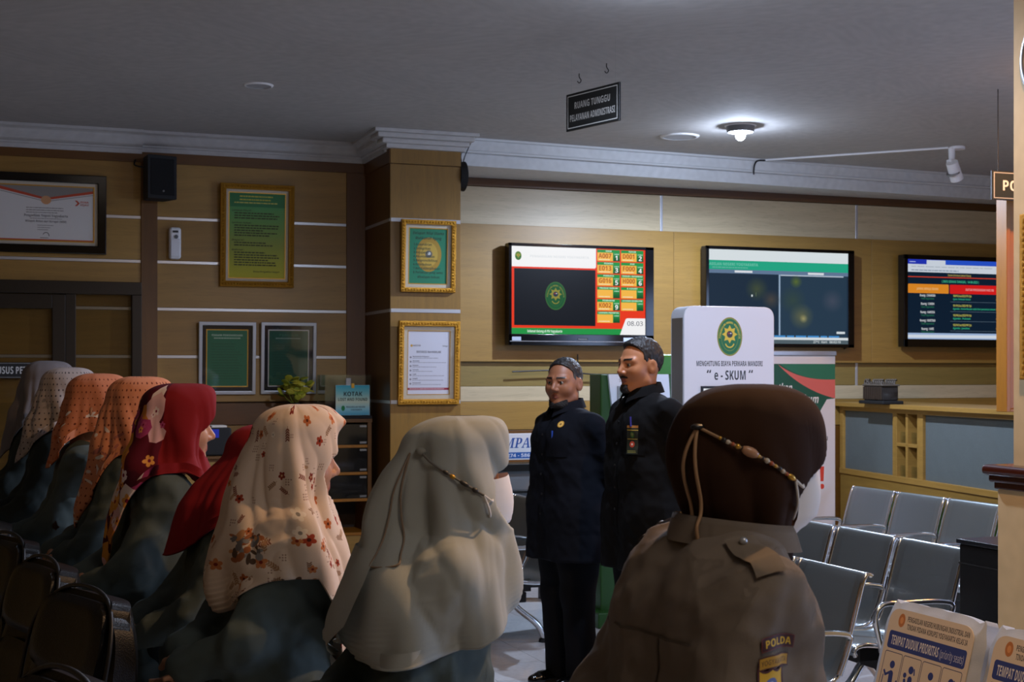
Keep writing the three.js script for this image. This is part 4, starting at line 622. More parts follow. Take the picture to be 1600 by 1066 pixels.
function nets(f, lo, hi, h) {
  const n = [0, 1, 2].map(i => Math.ceil((hi[i] - lo[i]) / h) + 2), [nx, ny, nz] = n, F = new Float32Array(nx * ny * nz), B = 6, rad = B * h * .9;
  const id = (i, j, k) => (k * ny + j) * nx + i;
  for (let k0 = 0; k0 < nz; k0 += B) for (let j0 = 0; j0 < ny; j0 += B) for (let i0 = 0; i0 < nx; i0 += B) {
    const c = f(lo[0] + (i0 + B / 2) * h, lo[1] + (j0 + B / 2) * h, lo[2] + (k0 + B / 2) * h), far = Math.abs(c) > rad * 1.35 + .02;
    for (let k = k0; k < Math.min(k0 + B, nz); k++) for (let j = j0; j < Math.min(j0 + B, ny); j++) for (let i = i0; i < Math.min(i0 + B, nx); i++) F[id(i, j, k)] = far ? c : f(lo[0] + i * h, lo[1] + j * h, lo[2] + k * h);
  }
  const P = [], I = [], vid = new Int32Array(F.length).fill(-1), cx = [0, 1, 0, 1, 0, 1, 0, 1], cy = [0, 0, 1, 1, 0, 0, 1, 1], cz = [0, 0, 0, 0, 1, 1, 1, 1], E = [[0, 1], [2, 3], [4, 5], [6, 7], [0, 2], [1, 3], [4, 6], [5, 7], [0, 4], [1, 5], [2, 6], [3, 7]];
  for (let k = 0; k < nz - 1; k++) for (let j = 0; j < ny - 1; j++) for (let i = 0; i < nx - 1; i++) {
    let m = 0; const v = []; for (let c = 0; c < 8; c++) { const q = F[id(i + cx[c], j + cy[c], k + cz[c])]; v.push(q); if (q < 0) m++; } if (!m || m === 8) continue;
    let sx = 0, sy = 0, sz = 0, w = 0; for (const [a, b] of E) if ((v[a] < 0) !== (v[b] < 0)) { const t = v[a] / (v[a] - v[b]); sx += cx[a] + (cx[b] - cx[a]) * t; sy += cy[a] + (cy[b] - cy[a]) * t; sz += cz[a] + (cz[b] - cz[a]) * t; w++; }
    vid[id(i, j, k)] = P.length / 3; P.push(lo[0] + (i + sx / w) * h, lo[1] + (j + sy / w) * h, lo[2] + (k + sz / w) * h);
  }
  const quad = (a, b, c, d, s) => { if (a < 0 || b < 0 || c < 0 || d < 0) return; if (s) I.push(a, b, c, a, c, d); else I.push(a, c, b, a, d, c); };
  for (let k = 1; k < nz - 1; k++) for (let j = 1; j < ny - 1; j++) for (let i = 1; i < nx - 1; i++) {
    const a = F[id(i, j, k)] < 0;
    if (a !== F[id(i + 1, j, k)] < 0) quad(vid[id(i, j - 1, k - 1)], vid[id(i, j, k - 1)], vid[id(i, j, k)], vid[id(i, j - 1, k)], a);
    if (a !== F[id(i, j + 1, k)] < 0) quad(vid[id(i - 1, j, k - 1)], vid[id(i - 1, j, k)], vid[id(i, j, k)], vid[id(i, j, k - 1)], a);
    if (a !== F[id(i, j, k + 1)] < 0) quad(vid[id(i - 1, j - 1, k)], vid[id(i, j - 1, k)], vid[id(i, j, k)], vid[id(i - 1, j, k)], a);
  }
  const Nn = new Float32Array(P.length), e = h * .7;
  for (let i = 0; i < P.length; i += 3) { const [x, y, z] = [P[i], P[i + 1], P[i + 2]], a = f(x + e, y, z) - f(x - e, y, z), b = f(x, y + e, z) - f(x, y - e, z), c = f(x, y, z + e) - f(x, y, z - e), l = Math.hypot(a, b, c) || 1; Nn[i] = a / l; Nn[i + 1] = b / l; Nn[i + 2] = c / l; }
  const g = new THREE.BufferGeometry(); g.setAttribute('position', new THREE.Float32BufferAttribute(P, 3)); g.setAttribute('normal', new THREE.BufferAttribute(Nn, 3)); g.setIndex(I); return g;
}
const boundsOf = (prims, m) => { const lo = [9, 9, 9], hi = [-9, -9, -9]; for (const c of prims) for (const [p, r] of [[c.p, c.r0], [c.q, c.r1]]) for (let i = 0; i < 3; i++) { lo[i] = Math.min(lo[i], p[i] - r - m); hi[i] = Math.max(hi[i], p[i] + r + m); } return [lo, hi]; };
function tint(g, fc) { const p = g.attributes.position, c = new Float32Array(p.count * 3); for (let i = 0; i < p.count; i++) c.set(fc(p.getX(i), p.getY(i), p.getZ(i)), 3 * i); g.setAttribute('color', new THREE.BufferAttribute(c, 3)); return g; }
function joinColored(gs) { const g = mergeGeometries(gs.map(q => { for (const k of Object.keys(q.attributes)) if (!['position', 'normal', 'color'].includes(k)) q.deleteAttribute(k); return q; })); return g; }
// hand: wrist w, direction d of the fingers, n the side the palm faces, side s towards the thumb
function handPrims(w, d, n, s, sc = 1, curl = .5) {
  const D = V(...d).normalize(), Nn = V(...n); Nn.addScaledVector(D, -Nn.dot(D)).normalize(); const S = V().crossVectors(D, Nn).multiplyScalar(s), W = V(...w), out = [];
  const A = v => [v.x, v.y, v.z], at = (a, b, c) => W.clone().addScaledVector(D, a * sc).addScaledVector(S, b * sc).addScaledVector(Nn, c * sc);
  out.push(cone(A(at(-.02, 0, 0)), A(at(.02, 0, 0)), .024 * sc, .024 * sc));
  const len = [[.038, .024, .019], [.042, .027, .021], [.039, .025, .02], [.031, .019, .017]];
  for (let f = 0; f < 4; f++) {
    const b = .03 - f * .0195, k0 = at(.078 - Math.abs(f - 1) * .004, b, 0); out.push(cone(A(at(.012, b * .6, 0)), A(k0), .014 * sc, .0115 * sc));
    let p = k0, ang = curl * .45; for (let q = 0; q < 3; q++) { const v = D.clone().multiplyScalar(Math.cos(ang)).addScaledVector(Nn, Math.sin(ang)).addScaledVector(S, b * .8); const e = p.clone().addScaledVector(v, len[f][q] * sc); out.push(cone(A(p), A(e), (.0098 - q * .0011) * sc, (.0088 - q * .0011) * sc)); p = e; ang += curl * .85; }
  }
  const t0 = at(.012, .02, .004), t1 = at(.04, .05, .012), t2 = at(.066, .058, .02), t3 = at(.088, .054, .028); out.push(cone(A(t0), A(t1), .015 * sc, .012 * sc), cone(A(t1), A(t2), .0115 * sc, .0105 * sc), cone(A(t2), A(t3), .0105 * sc, .0085 * sc)); return out;
}
function headD(x, y, z, m) {   // head about its centre, face towards +z
  let d = smin(ell(x, y, z, 0, .032, -.014, .077, .09, .097), ell(x, y, z, 0, -.038, .022, .06, .082, .07), .05);
  const X = Math.abs(x);
  d = smin(d, coneD(HP.jaw, X, y, z), .03); d = smin(d, ell(X, y, z, .042, -.028, .052, .026, .028, .028), .03); d = smin(d, coneD(HP.brow, X, y, z), .02);
  d = smax(d, -ell(X, y, z, .032, .004, .103, .019, .013, .02), .018);
  d = smin(d, coneD(HP.nose, X, y, z), .012); d = smin(d, ell(X, y, z, .013, -.034, .096, .009, .008, .011), .008);
  d = smin(d, coneD(HP.lip1, X, y, z), .007); d = smin(d, coneD(HP.lip2, X, y, z), .006); d = smin(d, ell(x, y, z, 0, -.098, .07, .018, .014, .014), .02);
  d = smin(d, coneD(HP.lid, X, y, z), .004);
  d = smin(d, coneD(HP.neck, x, y, z), .03);
  let ear = ell(X - (z + .012) * -.35, y, z, .081, -.006, -.014, .008, .033, .02); ear = smax(ear, -ell(X, y, z, .096, -.002, -.006, .012, .02, .011), .006); return smin(d, ear, .008);
}
const HP = { jaw: cone([.05, -.07, .0], [.012, -.1, .058], .026, .022), brow: cone([.05, .02, .068], [.012, .02, .086], .010, .010), nose: cone([0, .014, .086], [0, -.027, .109], .0085, .0125), lip1: cone([.02, -.0605, .0795], [0, -.0575, .0895], .004, .0062), lip2: cone([.017, -.068, .08], [0, -.0695, .0885], .004, .0068), lid: cone([.043, .012, .079], [.022, .012, .087], .0045, .0045), neck: cone([0, -.06, -.022], [0, -.2, -.04], .054, .058) };
const lin = h => { const c = new THREE.Color(h); return [c.r, c.g, c.b]; };
const skinMat = MP(0xffffff, .5, { vertexColors: true, sheen: 0 });
const eyeWhite = M(0x8f857a, .3), irisM = M(0x120b07, .2);
const rotY = (a, x, z) => [x * Math.cos(a) + z * Math.sin(a), -x * Math.sin(a) + z * Math.cos(a)];
function cloth(color, o = {}) { return MP(color, .88, { specularIntensity: .3, bumpMap: rep(WEAVE, 24), bumpScale: .0005, ...o }); }
// conforming patch: a small sheet laid onto a field f, seen along direction n from centre c
function patch(f, c, n, up, w, h, nu, nv, lift, shape) {
  const Z = V(...n).normalize(), X = V().crossVectors(V(...up), Z).normalize(), Y = V().crossVectors(Z, X), P = [], U = [], I = [];
  for (let j = 0; j <= nv; j++) for (let i = 0; i <= nu; i++) {
    let a = (i / nu - .5) * w, b = (j / nv - .5) * h; if (shape) [a, b] = shape(a, b, i / nu, j / nv);
    const o = V(...c).addScaledVector(X, a).addScaledVector(Y, b).addScaledVector(Z, .12); let t = 0; for (let s = 0; s < 40; s++) { const q = f(o.x - Z.x * t, o.y - Z.y * t, o.z - Z.z * t) - lift; if (q < .0004 || t > .24) break; t += q * .8; }
    P.push(o.x - Z.x * t, o.y - Z.y * t, o.z - Z.z * t); U.push(i / nu, j / nv);
  }
  for (let j = 0; j < nv; j++) for (let i = 0; i < nu; i++) { const a = j * (nu + 1) + i, b = a + nu + 1; I.push(a, a + 1, b + 1, a, b + 1, b); }
  const g = new THREE.BufferGeometry(); g.setAttribute('position', new THREE.Float32BufferAttribute(P, 3)); g.setAttribute('uv', new THREE.Float32BufferAttribute(U, 2)); g.setIndex(I); g.computeVertexNormals(); return g;
}
const dbl = t => M(0xffffff, .75, { map: t, side: THREE.DoubleSide, alphaTest: .5 });
/* A standing figure at ease, hands behind the back. Local axes: +z forward, -x the right hand. o.sh shoulder height, o.head centre of the head, o.w breadth */
function figure(g, o) {
  const s = o.s, w = o.w, sh = o.sh, b = o.bend || 0, L = (x, y, z) => [x, y, z + (y > .9 * s ? b * (y - .9 * s) : 0)];
  const hip = .88 * s, waist = lerp(hip, sh, .36), chest = lerp(hip, sh, .74), top = o.male ? 1 : 0;
  const R = {};
  for (const e of [-1, 1]) R[e] = { s: L(e * (o.male ? .152 : .135) * w, sh - .045, -.015), e: L(e * (o.male ? .2 : .17) * w, sh - .27 * s, -.105), w: L(e * .045, sh - .315 * s - (e < 0 ? .03 : 0), -.23) };
  const clothP = [], coreP = [], legP = [];
  for (const e of [-1, 1]) {
    clothP.push(cone(L(e * .05 * w, chest, .0), L(e * .045 * w, waist, .0), .118 * w, .116 * w), cone(L(e * .055 * w, waist, 0), [e * .065 * w, hip, -.008], .118 * w, .132 * w), cone([e * .065 * w, hip, -.008], [e * .07 * w, o.hem - .05, -.008], .132 * w, .14 * w));
    clothP.push(cone(L(e * .035 * w, sh - .012, -.012), R[e].s, .05 * w, .058), cone(L(e * .06 * w, sh - .06, -.01), L(e * .1 * w, sh - .08, -.01), .075 * w, .07), cone(R[e].s, R[e].e, .058 * s, .048 * s), cone(R[e].e, R[e].w, .048 * s, .038 * s));
    if (!o.male) clothP.push(cone(L(e * .058, chest - .005, .055), L(e * .058, chest - .02, .06), .058, .058));
    coreP.push(cone(L(e * .055 * w, chest, 0), L(e * .05 * w, waist, 0), .1 * w, .09 * w), cone(L(e * .05 * w, waist, 0), [e * .06 * w, hip, -.008], .09 * w, .105 * w), cone(L(e * .03, sh - .02, -.01), R[e].s, .035, .038), cone(R[e].s, R[e].e, .044, .036), cone(R[e].e, R[e].w, .036, .024));
    coreP.push(cone([e * .085, hip - .04, -.008], [e * .085, .46 * s, .0], .08, .052), cone([e * .085, .46 * s, 0], [e * .088, .08, -.03], .052, .036), cone([e * .088, .05, -.04], [e * .1, .03, .1], .035, .026));
    legP.push(cone([e * .085, hip - .02, -.008], [e * .09, .46 * s, .005], .11 * w, .085), cone([e * .09, .46 * s, .005], [e * .092, .07, -.02], .085, .08));
  }
  coreP.push(cone(L(0, sh + .02, -.015), [o.head[0], o.head[1] - .08, o.head[2] - .03], .052, .05));
  const H = o.head, fy = o.headYaw || 0;
  const toHead = (x, y, z) => { const [a, e] = rotY(-fy, x - H[0], z - H[2]); return [a, y - H[1], e]; };
  const hs = o.hs || 1, headF = (x, y, z) => { const [a, c, e] = toHead(x, y, z); return headD(a / hs, c / hs, e / hs) * hs; };
  const skin = lin(o.skin), lip = lin(o.lip || 0x8a4438), brow = lin(0x1c120c);
  const headCol = (x, y, z) => { let [a, c, e] = toHead(x, y, z); a = Math.abs(a) / hs; c /= hs; e /= hs; if (Math.min(coneD(HP.lip1, a, c, e), coneD(HP.lip2, a, c, e)) < .0022 && e > .06) return lip; if (e > .05 && a > .012 && a < .052 && Math.abs(c - .0265 - (a - .03) * .05) < .005) return brow; const v = 1 + .05 * N3(x * 40, y * 40, z * 40); return skin.map(q => q * v); };
  const plain = (x, y, z) => skin;
  const parts = [tint(nets(field(coreP, .03), ...boundsOf(coreP, .03), .016), plain), tint(nets(headF, [H[0] - .13, H[1] - .22, H[2] - .15], [H[0] + .13, H[1] + .15, H[2] + .15], o.headCell || .005), headCol)];
  for (const e of [-1, 1]) { const hp = handPrims(R[e].w, [-e * .75, -.62, -.12], [0, -.1, -1], e < 0 ? 1 : 1, s * .98, e < 0 ? .9 : .55); parts.push(tint(nets(field(hp, .006), ...boundsOf(hp, .008), .0042), plain)); }
  const body = part('body', joinColored(parts), skinMat, g);
  // eyes
  for (const e of [-1, 1]) { const q = new THREE.Group(); let [a, c] = rotY(fy, e * .032 * hs, (o.male ? .0755 : .071) * hs); const y = part('eye', ball(H[0] + a, H[1] + .003 * hs, H[2] + c, .0118 * hs), eyeWhite, body); const [p2, r2] = rotY(fy + (o.gaze || 0), 0, .0068 * hs); part('iris', ball(H[0] + a + p2, H[1] + .003 * hs, H[2] + c + r2, .0068 * hs), irisM, body); }
  // clothes
  const fold = o.fold ?? 1, base = field(clothP, .045);
  const shirt = (x, y, z) => { let d = base(x, y, z); d -= fold * (.009 * (.5 - 1.6 * Math.abs(N3(x * 6.5, y * 3.2, z * 6.5 + o.seed))) + .006 * (.4 - 1.3 * Math.abs(N3(x * 7 + o.seed, y * 12 + x * 9, z * 8))) + .003 * N3(x * 26, y * 26, z * 26)); d = smax(d, o.hem - y + .006 * N3(x * 14, 0, z * 14), .008); const nk = coneD(o.neckCut, x, y, z); return smax(d, -nk, .012); };
  o.neckCut = cone([H[0] * .5, sh + .07, L(0, sh + .07, 0)[2] + .015], [H[0], sh + .25, H[2]], .062, .09);
  const bd = boundsOf(clothP, .03); const top1 = part(o.topName || 'jacket', uvMetres(nets(shirt, bd[0], bd[1], o.cell || .011)), o.topMat, g);
  const lf = field(legP, .03), legF = (x, y, z) => smax(lf(x, y, z) - .006 * N3(x * 9, y * 8, z * 9 + o.seed), .03 - y, .01); const lb = boundsOf(legP, .02); part('trousers', uvMetres(nets(legF, lb[0], lb[1], .015)), o.legMat, g);
  for (const e of [-1, 1]) { const sp = [cone([e * .09, .045, -.05], [e * .1, .035, .1], .045, .036), cone([e * .1, .035, .1], [e * .105, .03, .15], .036, .028)], f = field(sp, .02), sf = (x, y, z) => smax(f(x, y, z), -y, .006); part('shoe', nets(sf, ...boundsOf(sp, .01), .009), o.shoeMat || mat.blackGloss, g); }
  return { shirt, R, toHead, headF, top: top1, body, L, sh };
}
// head scarf as a draped sheet: rows [drop from top, back, front, half width] about the head centre z0
function scarf(o) {
  const rows = o.rows, c = rows[0], nu = o.nu || 128, nv = o.nv || 110;
  const raw = (dy, k) => { if (dy <= rows[0][0]) return rows[0][k]; for (let i = 1; i < rows.length; i++) if (dy <= rows[i][0]) { const t = (dy - rows[i - 1][0]) / (rows[i][0] - rows[i - 1][0]); return lerp(rows[i - 1][k], rows[i][k], t * t * (3 - 2 * t) * .5 + t * .5); } return rows[rows.length - 1][k]; };
  const sec = (dy, k) => (raw(dy - .014, k) + raw(dy, k) * 2 + raw(dy + .014, k)) / 4;
  const dome = (dy, p) => { if (dy >= c[0]) return 1; const u = 1 - dy / c[0]; return Math.pow(Math.max(0, 1 - Math.pow(u, p)), 1 / p); };
  const zt = o.apex || 0;
  const hem = ps => { const f = Math.max(0, Math.cos(ps)), b = Math.max(0, -Math.cos(ps)); return o.hem[1] + (o.hem[0] - o.hem[1]) * Math.pow(f, o.hp || 1.4) + (o.hem[2] - o.hem[1]) * Math.pow(b, o.hb || 1.4); };
  const surf = (dy, ph, lift = 0, fk = 1) => {
    const ps = Math.abs(Math.atan2(Math.sin(ph), Math.cos(ph))), cs = Math.cos(ps);
    let zb = zt + (sec(dy, 1) - zt) * dome(dy, o.pb || 2.3), zf = zt + (sec(dy, 2) - zt) * dome(dy, o.pf || 3.6), hw = sec(dy, 3) * dome(dy, 2.4), mid = zt * .3 + .0;
    const r = cs > 0 ? zf - mid : mid - zb; let x = hw * Math.sin(ph), z = mid + r * cs;
    // folds: run down and forwards from the back of the head, straight down at the back
    const sl = o.slant ?? 40, amp = o.fold ?? 1, low = sstep(.05, .24, dy), de = .2 * (1 - Math.exp(-dy / .2)), a = (o.freq || 7) * ps + sl * (1 - ps / 3.1416) * de + 1.6 * N3(ph * 1.3 + o.seed, dy * 4, 1) + o.seed;
    const a2 = a * 1.9 + 2 * N3(ph * 2, dy * 6, o.seed); const rg = q => Math.pow(Math.sin(q * .5) ** 2 + .0004, .5) * 2 - 1.25; let f = rg(a) * .9 + rg(a2) * .4;
    const fs = sstep(.25, .7, ps);
    let disp = amp * (.0165 * f * (.1 + .9 * low) * (.35 + .65 * fs) + .003 * N3(x * 14, dy * 7, z * 14 + o.seed) * (.3 + low));
    disp += amp * .007 * low * Math.max(0, N3(ph * 2.3 + 5 + o.seed, dy * 3.2, 4)) ;
    if (o.extra) disp += o.extra(dy, ph, ps);
    // face opening
    const fo = o.face; if (fo) { const m = (fo[0] + fo[1]) / 2, hh = (fo[1] - fo[0]) / 2, q = (dy - m) / hh; if (Math.abs(q) < 1.2) { const w = fo[2] * Math.sqrt(Math.max(0, 1 - Math.pow(Math.abs(q), 2.6))) * lerp(.42, 1, sstep(-.7, .35, q)); const ins = sstep(w + .05, w - .07, ps) * (w > 0.02 ? 1 : 0); const k = 1 - .36 * ins; x *= k; z = mid + (z - mid) * k; disp *= 1 - ins; } }
    const l = Math.hypot(x, z - mid) || 1e-6; disp = disp * fk + lift; return [x + x / l * disp, o.top - dy, o.z0 + z + (z - mid) / l * disp];
  };
  const P = [], U = [], I = [], seam = o.seam ?? Math.PI / 2, zc = o.z0 - .03, W = nu + 1, R = new Float32Array((nv + 1) * W), D = new Float32Array((nv + 1) * W), X = new Float32Array((nv + 1) * W), Zd = new Float32Array((nv + 1) * W), F = new Float32Array((nv + 1) * W);
  const hemAt = ph => { const ps = Math.abs(Math.atan2(Math.sin(ph), Math.cos(ph))); return hem(ps) + (o.hemWave ? o.hemWave(ph) : 0); };
  for (let j = 0; j <= nu; j++) { const ph = seam + j / nu * 6.283185, he = hemAt(ph); let last = 0, ld = 0;
    for (let i = 0; i <= nv; i++) {
      const q = i * W + j, dy = Math.max(.0004, he * Math.pow(i / nv, 1.4)), full = surf(dy, ph), p = surf(dy, ph, 0, 0); let x = p[0], z = p[2] - zc, l = Math.hypot(x, z) || 1e-5; const ux = x / l, uz = z / l;
      F[q] = (full[0] - p[0]) * ux + (full[2] - p[2]) * uz;
      if (o.avoid && dy > .2) for (let k = 0; k < 5; k++) { const e = .012 - o.avoid(ux * l, o.top - dy, zc + uz * l); if (e <= 0) break; l += e * 1.1; }
      if (o.avoid && dy > .26) { l = Math.max(l, last - .1 * (dy - ld)); last = l; ld = dy; }
      R[q] = l; D[q] = dy; X[q] = ux; Zd[q] = uz;
    } }
  // the cloth bridges hollows: never below the mean of its neighbours
  if (o.avoid) for (let it = 0; it < (o.bridge ?? 60); it++) for (let i = 1; i < nv; i++) for (let j = 0; j < nu; j++) { const q = i * W + j; if (D[q] < .24) continue; const st = 3, a = R[i * W + (j + st) % nu], b = R[i * W + (j - st + nu) % nu], c = R[Math.min(nv, i + st) * W + j], d = R[Math.max(0, i - st) * W + j]; const m = (a + b) * .3 + (c + d) * .2, k = sstep(.24, .3, D[q]); if (m > R[q]) R[q] += (m - R[q]) * .8 * k; else R[q] += (m - R[q]) * .06 * k; }
  for (let i = 0; i <= nv; i++) { R[i * W + nu] = R[i * W]; for (let j = 0; j <= nu; j++) { const q = i * W + j; if (o.avoid && D[q] > .22) for (let k = 0; k < 3; k++) { const e = .006 - o.avoid(X[q] * (R[q] + Math.min(0, F[q])), o.top - D[q], zc + Zd[q] * (R[q] + Math.min(0, F[q]))); if (e <= 0) break; R[q] += e; } const l = R[q] + F[q]; P.push(X[q] * l, o.top - D[q], zc + Zd[q] * l); U.push(j / nu * 6.283185 * .16, -D[q]); } }
  const on = (dy, ph, lift = 0) => { let f = (ph - seam) / 6.283185; f -= Math.floor(f); const j = f * nu, j0 = Math.min(nu - 1, Math.floor(j)), i = clamp(Math.pow(dy / hemAt(ph), 1 / 1.4), 0, 1) * nv, i0 = Math.min(nv - 1, Math.floor(i)), g = k => lerp(lerp(P[(i0 * W + j0) * 3 + k], P[(i0 * W + j0 + 1) * 3 + k], j - j0), lerp(P[((i0 + 1) * W + j0) * 3 + k], P[((i0 + 1) * W + j0 + 1) * 3 + k], j - j0), i - i0), x = g(0), z = g(2) - zc, l = Math.hypot(x, z) || 1; return [x + x / l * lift, g(1), zc + z + z / l * lift]; };
  // turned hem: two more rings inwards and up
  for (const [k, up] of [[.975, .002], [.95, -.03]]) for (let j = 0; j <= nu; j++) { const q = (nv * (nu + 1) + j) * 3; P.push(P[q] * k, P[q + 1] - up, o.z0 + (P[q + 2] - o.z0) * k); U.push(j / nu * 6.283185 * .16, U[(nv * (nu + 1) + j) * 2 + 1] + up); }
  for (let i = 0; i < nv + 2; i++) for (let j = 0; j < nu; j++) { const a = i * (nu + 1) + j, b = a + nu + 1; I.push(a, b, a + 1, a + 1, b, b + 1); }
  const g = new THREE.BufferGeometry(); g.setAttribute('position', new THREE.Float32BufferAttribute(P, 3)); g.setAttribute('uv', new THREE.Float32BufferAttribute(U, 2)); g.setIndex(I); g.computeVertexNormals();
  // close the normal seam
  const n = g.attributes.normal; for (let i = 0; i <= nv; i++) { const a = i * (nu + 1), b = a + nu; const v = V(n.getX(a) + n.getX(b), n.getY(a) + n.getY(b), n.getZ(a) + n.getZ(b)).normalize(); n.setXYZ(a, v.x, v.y, v.z); n.setXYZ(b, v.x, v.y, v.z); }
  return { g, surf: on };
}
function maskGeo(z0, y0, sx = 1) {   // face mask about the head centre
  const nu = 28, nv = 18, P = [], U = [], I = [];
  for (let j = 0; j <= nv; j++) for (let i = 0; i <= nu; i++) { const v = j / nv, a = (i / nu - .5) * 2.9, zf = .108 + .022 * Math.pow(Math.sin(Math.PI * clamp(v * .86 + .12)), .8) - .03 * sstep(.75, 1, v), y = .012 - .118 * v, hw = (.064 + .006 * Math.sin(v * 3.1)) * sx; const c = Math.cos(a / 2.9 * 3.0 * .98); P.push(hw * Math.sin(a * .98) * (1 - .12 * v), y + y0 + (.012 * (1 - Math.abs(a) / 1.45)) * (v < .2 ? 1 - v * 5 : 0) + .0015 * Math.sin(v * 40), z0 + .035 + (zf - .035) * Math.pow(Math.max(0, Math.cos(a * .98)), .75)); U.push(i / nu, v); }
  for (let j = 0; j < nv; j++) for (let i = 0; i < nu; i++) { const a = j * (nu + 1) + i, b = a + nu + 1; I.push(a, b, a + 1, a + 1, b, b + 1); }
  const g = new THREE.BufferGeometry(); g.setAttribute('position', new THREE.Float32BufferAttribute(P, 3)); g.setAttribute('uv', new THREE.Float32BufferAttribute(U, 2)); g.setIndex(I); g.computeVertexNormals(); return g;
}
const maskM = M(0xe9e7e6, .85, { side: THREE.DoubleSide }), cordW = M(0xdedcd8, .8);
// ---------- printed cloths ----------
function flower(g, x, y, r, c1, c2, n = 5) { g.fillStyle = c1; const a0 = rr(0, 6); for (let i = 0; i < n; i++) { const a = a0 + i / n * 6.283; g.beginPath(); g.ellipse(x + Math.cos(a) * r * .6, y + Math.sin(a) * r * .6, r * .5, r * .38, a, 0, 7); g.fill(); } g.fillStyle = c2; g.beginPath(); g.arc(x, y, r * .3, 0, 7); g.fill(); }
function leafSpray(g, x, y, r, c) { const a0 = rr(0, 6.28); g.strokeStyle = g.fillStyle = c; g.lineWidth = r * .07; g.beginPath(); g.moveTo(x, y); g.lineTo(x + Math.cos(a0) * r * 2, y + Math.sin(a0) * r * 2); g.stroke(); for (let i = 1; i < 6; i++) for (const s of [-1, 1]) { const a = a0 + s * .8; g.beginPath(); g.ellipse(x + Math.cos(a0) * r * i * .36 + Math.cos(a) * r * .28, y + Math.sin(a0) * r * i * .36 + Math.sin(a) * r * .28, r * .27, r * .11, a, 0, 7); g.fill(); } }
const SPAN = .16 * 6.283185;   // printed width around the scarf
function scarfTex(w, h, draw) { const t = canvas(w, h, draw); t.wrapS = t.wrapT = THREE.RepeatWrapping; t.repeat.set(1 / SPAN, 1 / (SPAN * h / w)); return t; }
const tFloral = scarfTex(1536, 1152, (g, w, h) => {
  g.fillStyle = '#d6c2ae'; g.fillRect(0, 0, w, h);
  for (let k = 0; k < 150; k++) { const x = rr(0, w), y = rr(0, h); g.fillStyle = '#9a8070'; for (let i = 0; i < 3; i++) for (let j = 0; j < 3; j++) if (rnd() > .25) { g.beginPath(); g.arc(x + i * 9, y + j * 9, 2.8, 0, 7); g.fill(); } }
  for (let k = 0; k < 120; k++) leafSpray(g, rr(0, w), rr(0, h), rr(15, 26), ['#8a6a50', '#7a4a3a', '#a07a58'][k % 3]);
  for (let k = 0; k < 150; k++) flower(g, rr(0, w), rr(0, h), rr(11, 22), ['#9c3f28', '#c27a4a', '#e6d9c8', '#b5673a', '#7d2f24'][k % 5], ['#4a1f16', '#7d2f24', '#8a8378', '#5a2a18', '#c9a070'][k % 5]);
  for (let k = 0; k < 14; k++) { const x = rr(0, w), y = rr(h * .35, h); for (let q = 0; q < 40; q++) { g.fillStyle = ['#8c8a88', '#5a4638', '#c28a5a', '#6f6a68', '#a0603a'][q % 5]; g.beginPath(); g.ellipse(x + rr(-55, 55), y + rr(-45, 45), rr(5, 22), rr(4, 14), rr(0, 3), 0, 7); g.fill(); } }
});
const tMaroon = scarfTex(1024, 1024, (g, w, h) => {   // u: 0 at the left side, .25 back ... plain red towards the face, printed at the back
  g.fillStyle = '#7c171c'; g.fillRect(0, 0, w, h); g.fillStyle = '#561020'; g.fillRect(0, 0, w * .43, h);
  for (let k = 0; k < 70; k++) { const x = rr(w * .14, w * .42), y = rr(40, h * .62); g.fillStyle = ['#c9803a', '#d9b0b4', '#e0d2d0', '#a03a6a', '#4a0e20', '#d99a40'][k % 6]; const r = rr(24, 60); g.beginPath(); for (let i = 0; i < 9; i++) { const a = i / 9 * 6.283, q = r * rr(.6, 1.15); g[i ? 'lineTo' : 'moveTo'](x + Math.cos(a) * q, y + Math.sin(a) * q); } g.fill(); }
  for (let k = 0; k < 50; k++) flower(g, rr(w * .12, w * .43), rr(40, h * .65), rr(8, 20), ['#e6d6d8', '#b04a7a', '#e0a050'][k % 3], '#7a1a3a');
});
const dots = (base, dot, mix) => scarfTex(1024, 1024, (g, w, h) => {
  g.fillStyle = base; g.fillRect(0, 0, w, h); g.fillStyle = dot; for (let j = 0; j < 42; j++) for (let i = 0; i < 42; i++) { g.beginPath(); g.arc((i + (j % 2) / 2) * w / 42, j * h / 42, rr(2.2, 4.4), 0, 7); g.fill(); }
  if (mix) for (let k = 0; k < 260; k++) { const y = h * (.13 + .5 * Math.pow(rnd(), .8)), x = rr(0, w); g.fillStyle = mix[k % mix.length]; g.beginPath(); g.ellipse(x, y, rr(6, 30), rr(3, 9), rr(-.6, .6), 0, 7); g.fill(); }
});
const tOrange1 = dots('#d08a66', '#6e3626', ['#d9cdc8', '#c98a70', '#a86a60', '#e0d6d0']), tOrange2 = dots('#c07a58', '#6a3424', ['#d6d0cc', '#b9653c', '#e0dcd8']), tSpot = dots('#a39a96', '#38323a', ['#8f8884', '#7d7878']);
const clothTeal = cloth(0x515c5a), clothTealDark = cloth(0x2c3332), trouserM = cloth(0x272d2d);
const SK = 0xb07f5f;
const scarfM = (c, t) => MP(c, .9, { specularIntensity: .4, map: t || null, bumpMap: rep(WEAVE, 30), bumpScale: .0004, side: THREE.DoubleSide });
const ROWS = k => [[.085, -.105, .12, .09], [.125, -.12, .117, .093], [.175, -.125, .095, .096], [.225, -.128, .085, .105], [.285, -.135, .1, .17], [.34, -.15, .11, .2], [.42, -.165, .12, .215], [.52, -.18, .125, .225], [.8, -.2, .13, .225]].map(r => [r[0], r[1] * (k?.b ?? 1) + (r[0] > .2 ? k?.bs ?? 0 : 0), r[2] * (k?.f ?? 1), r[3]]);
let pseed = 1;
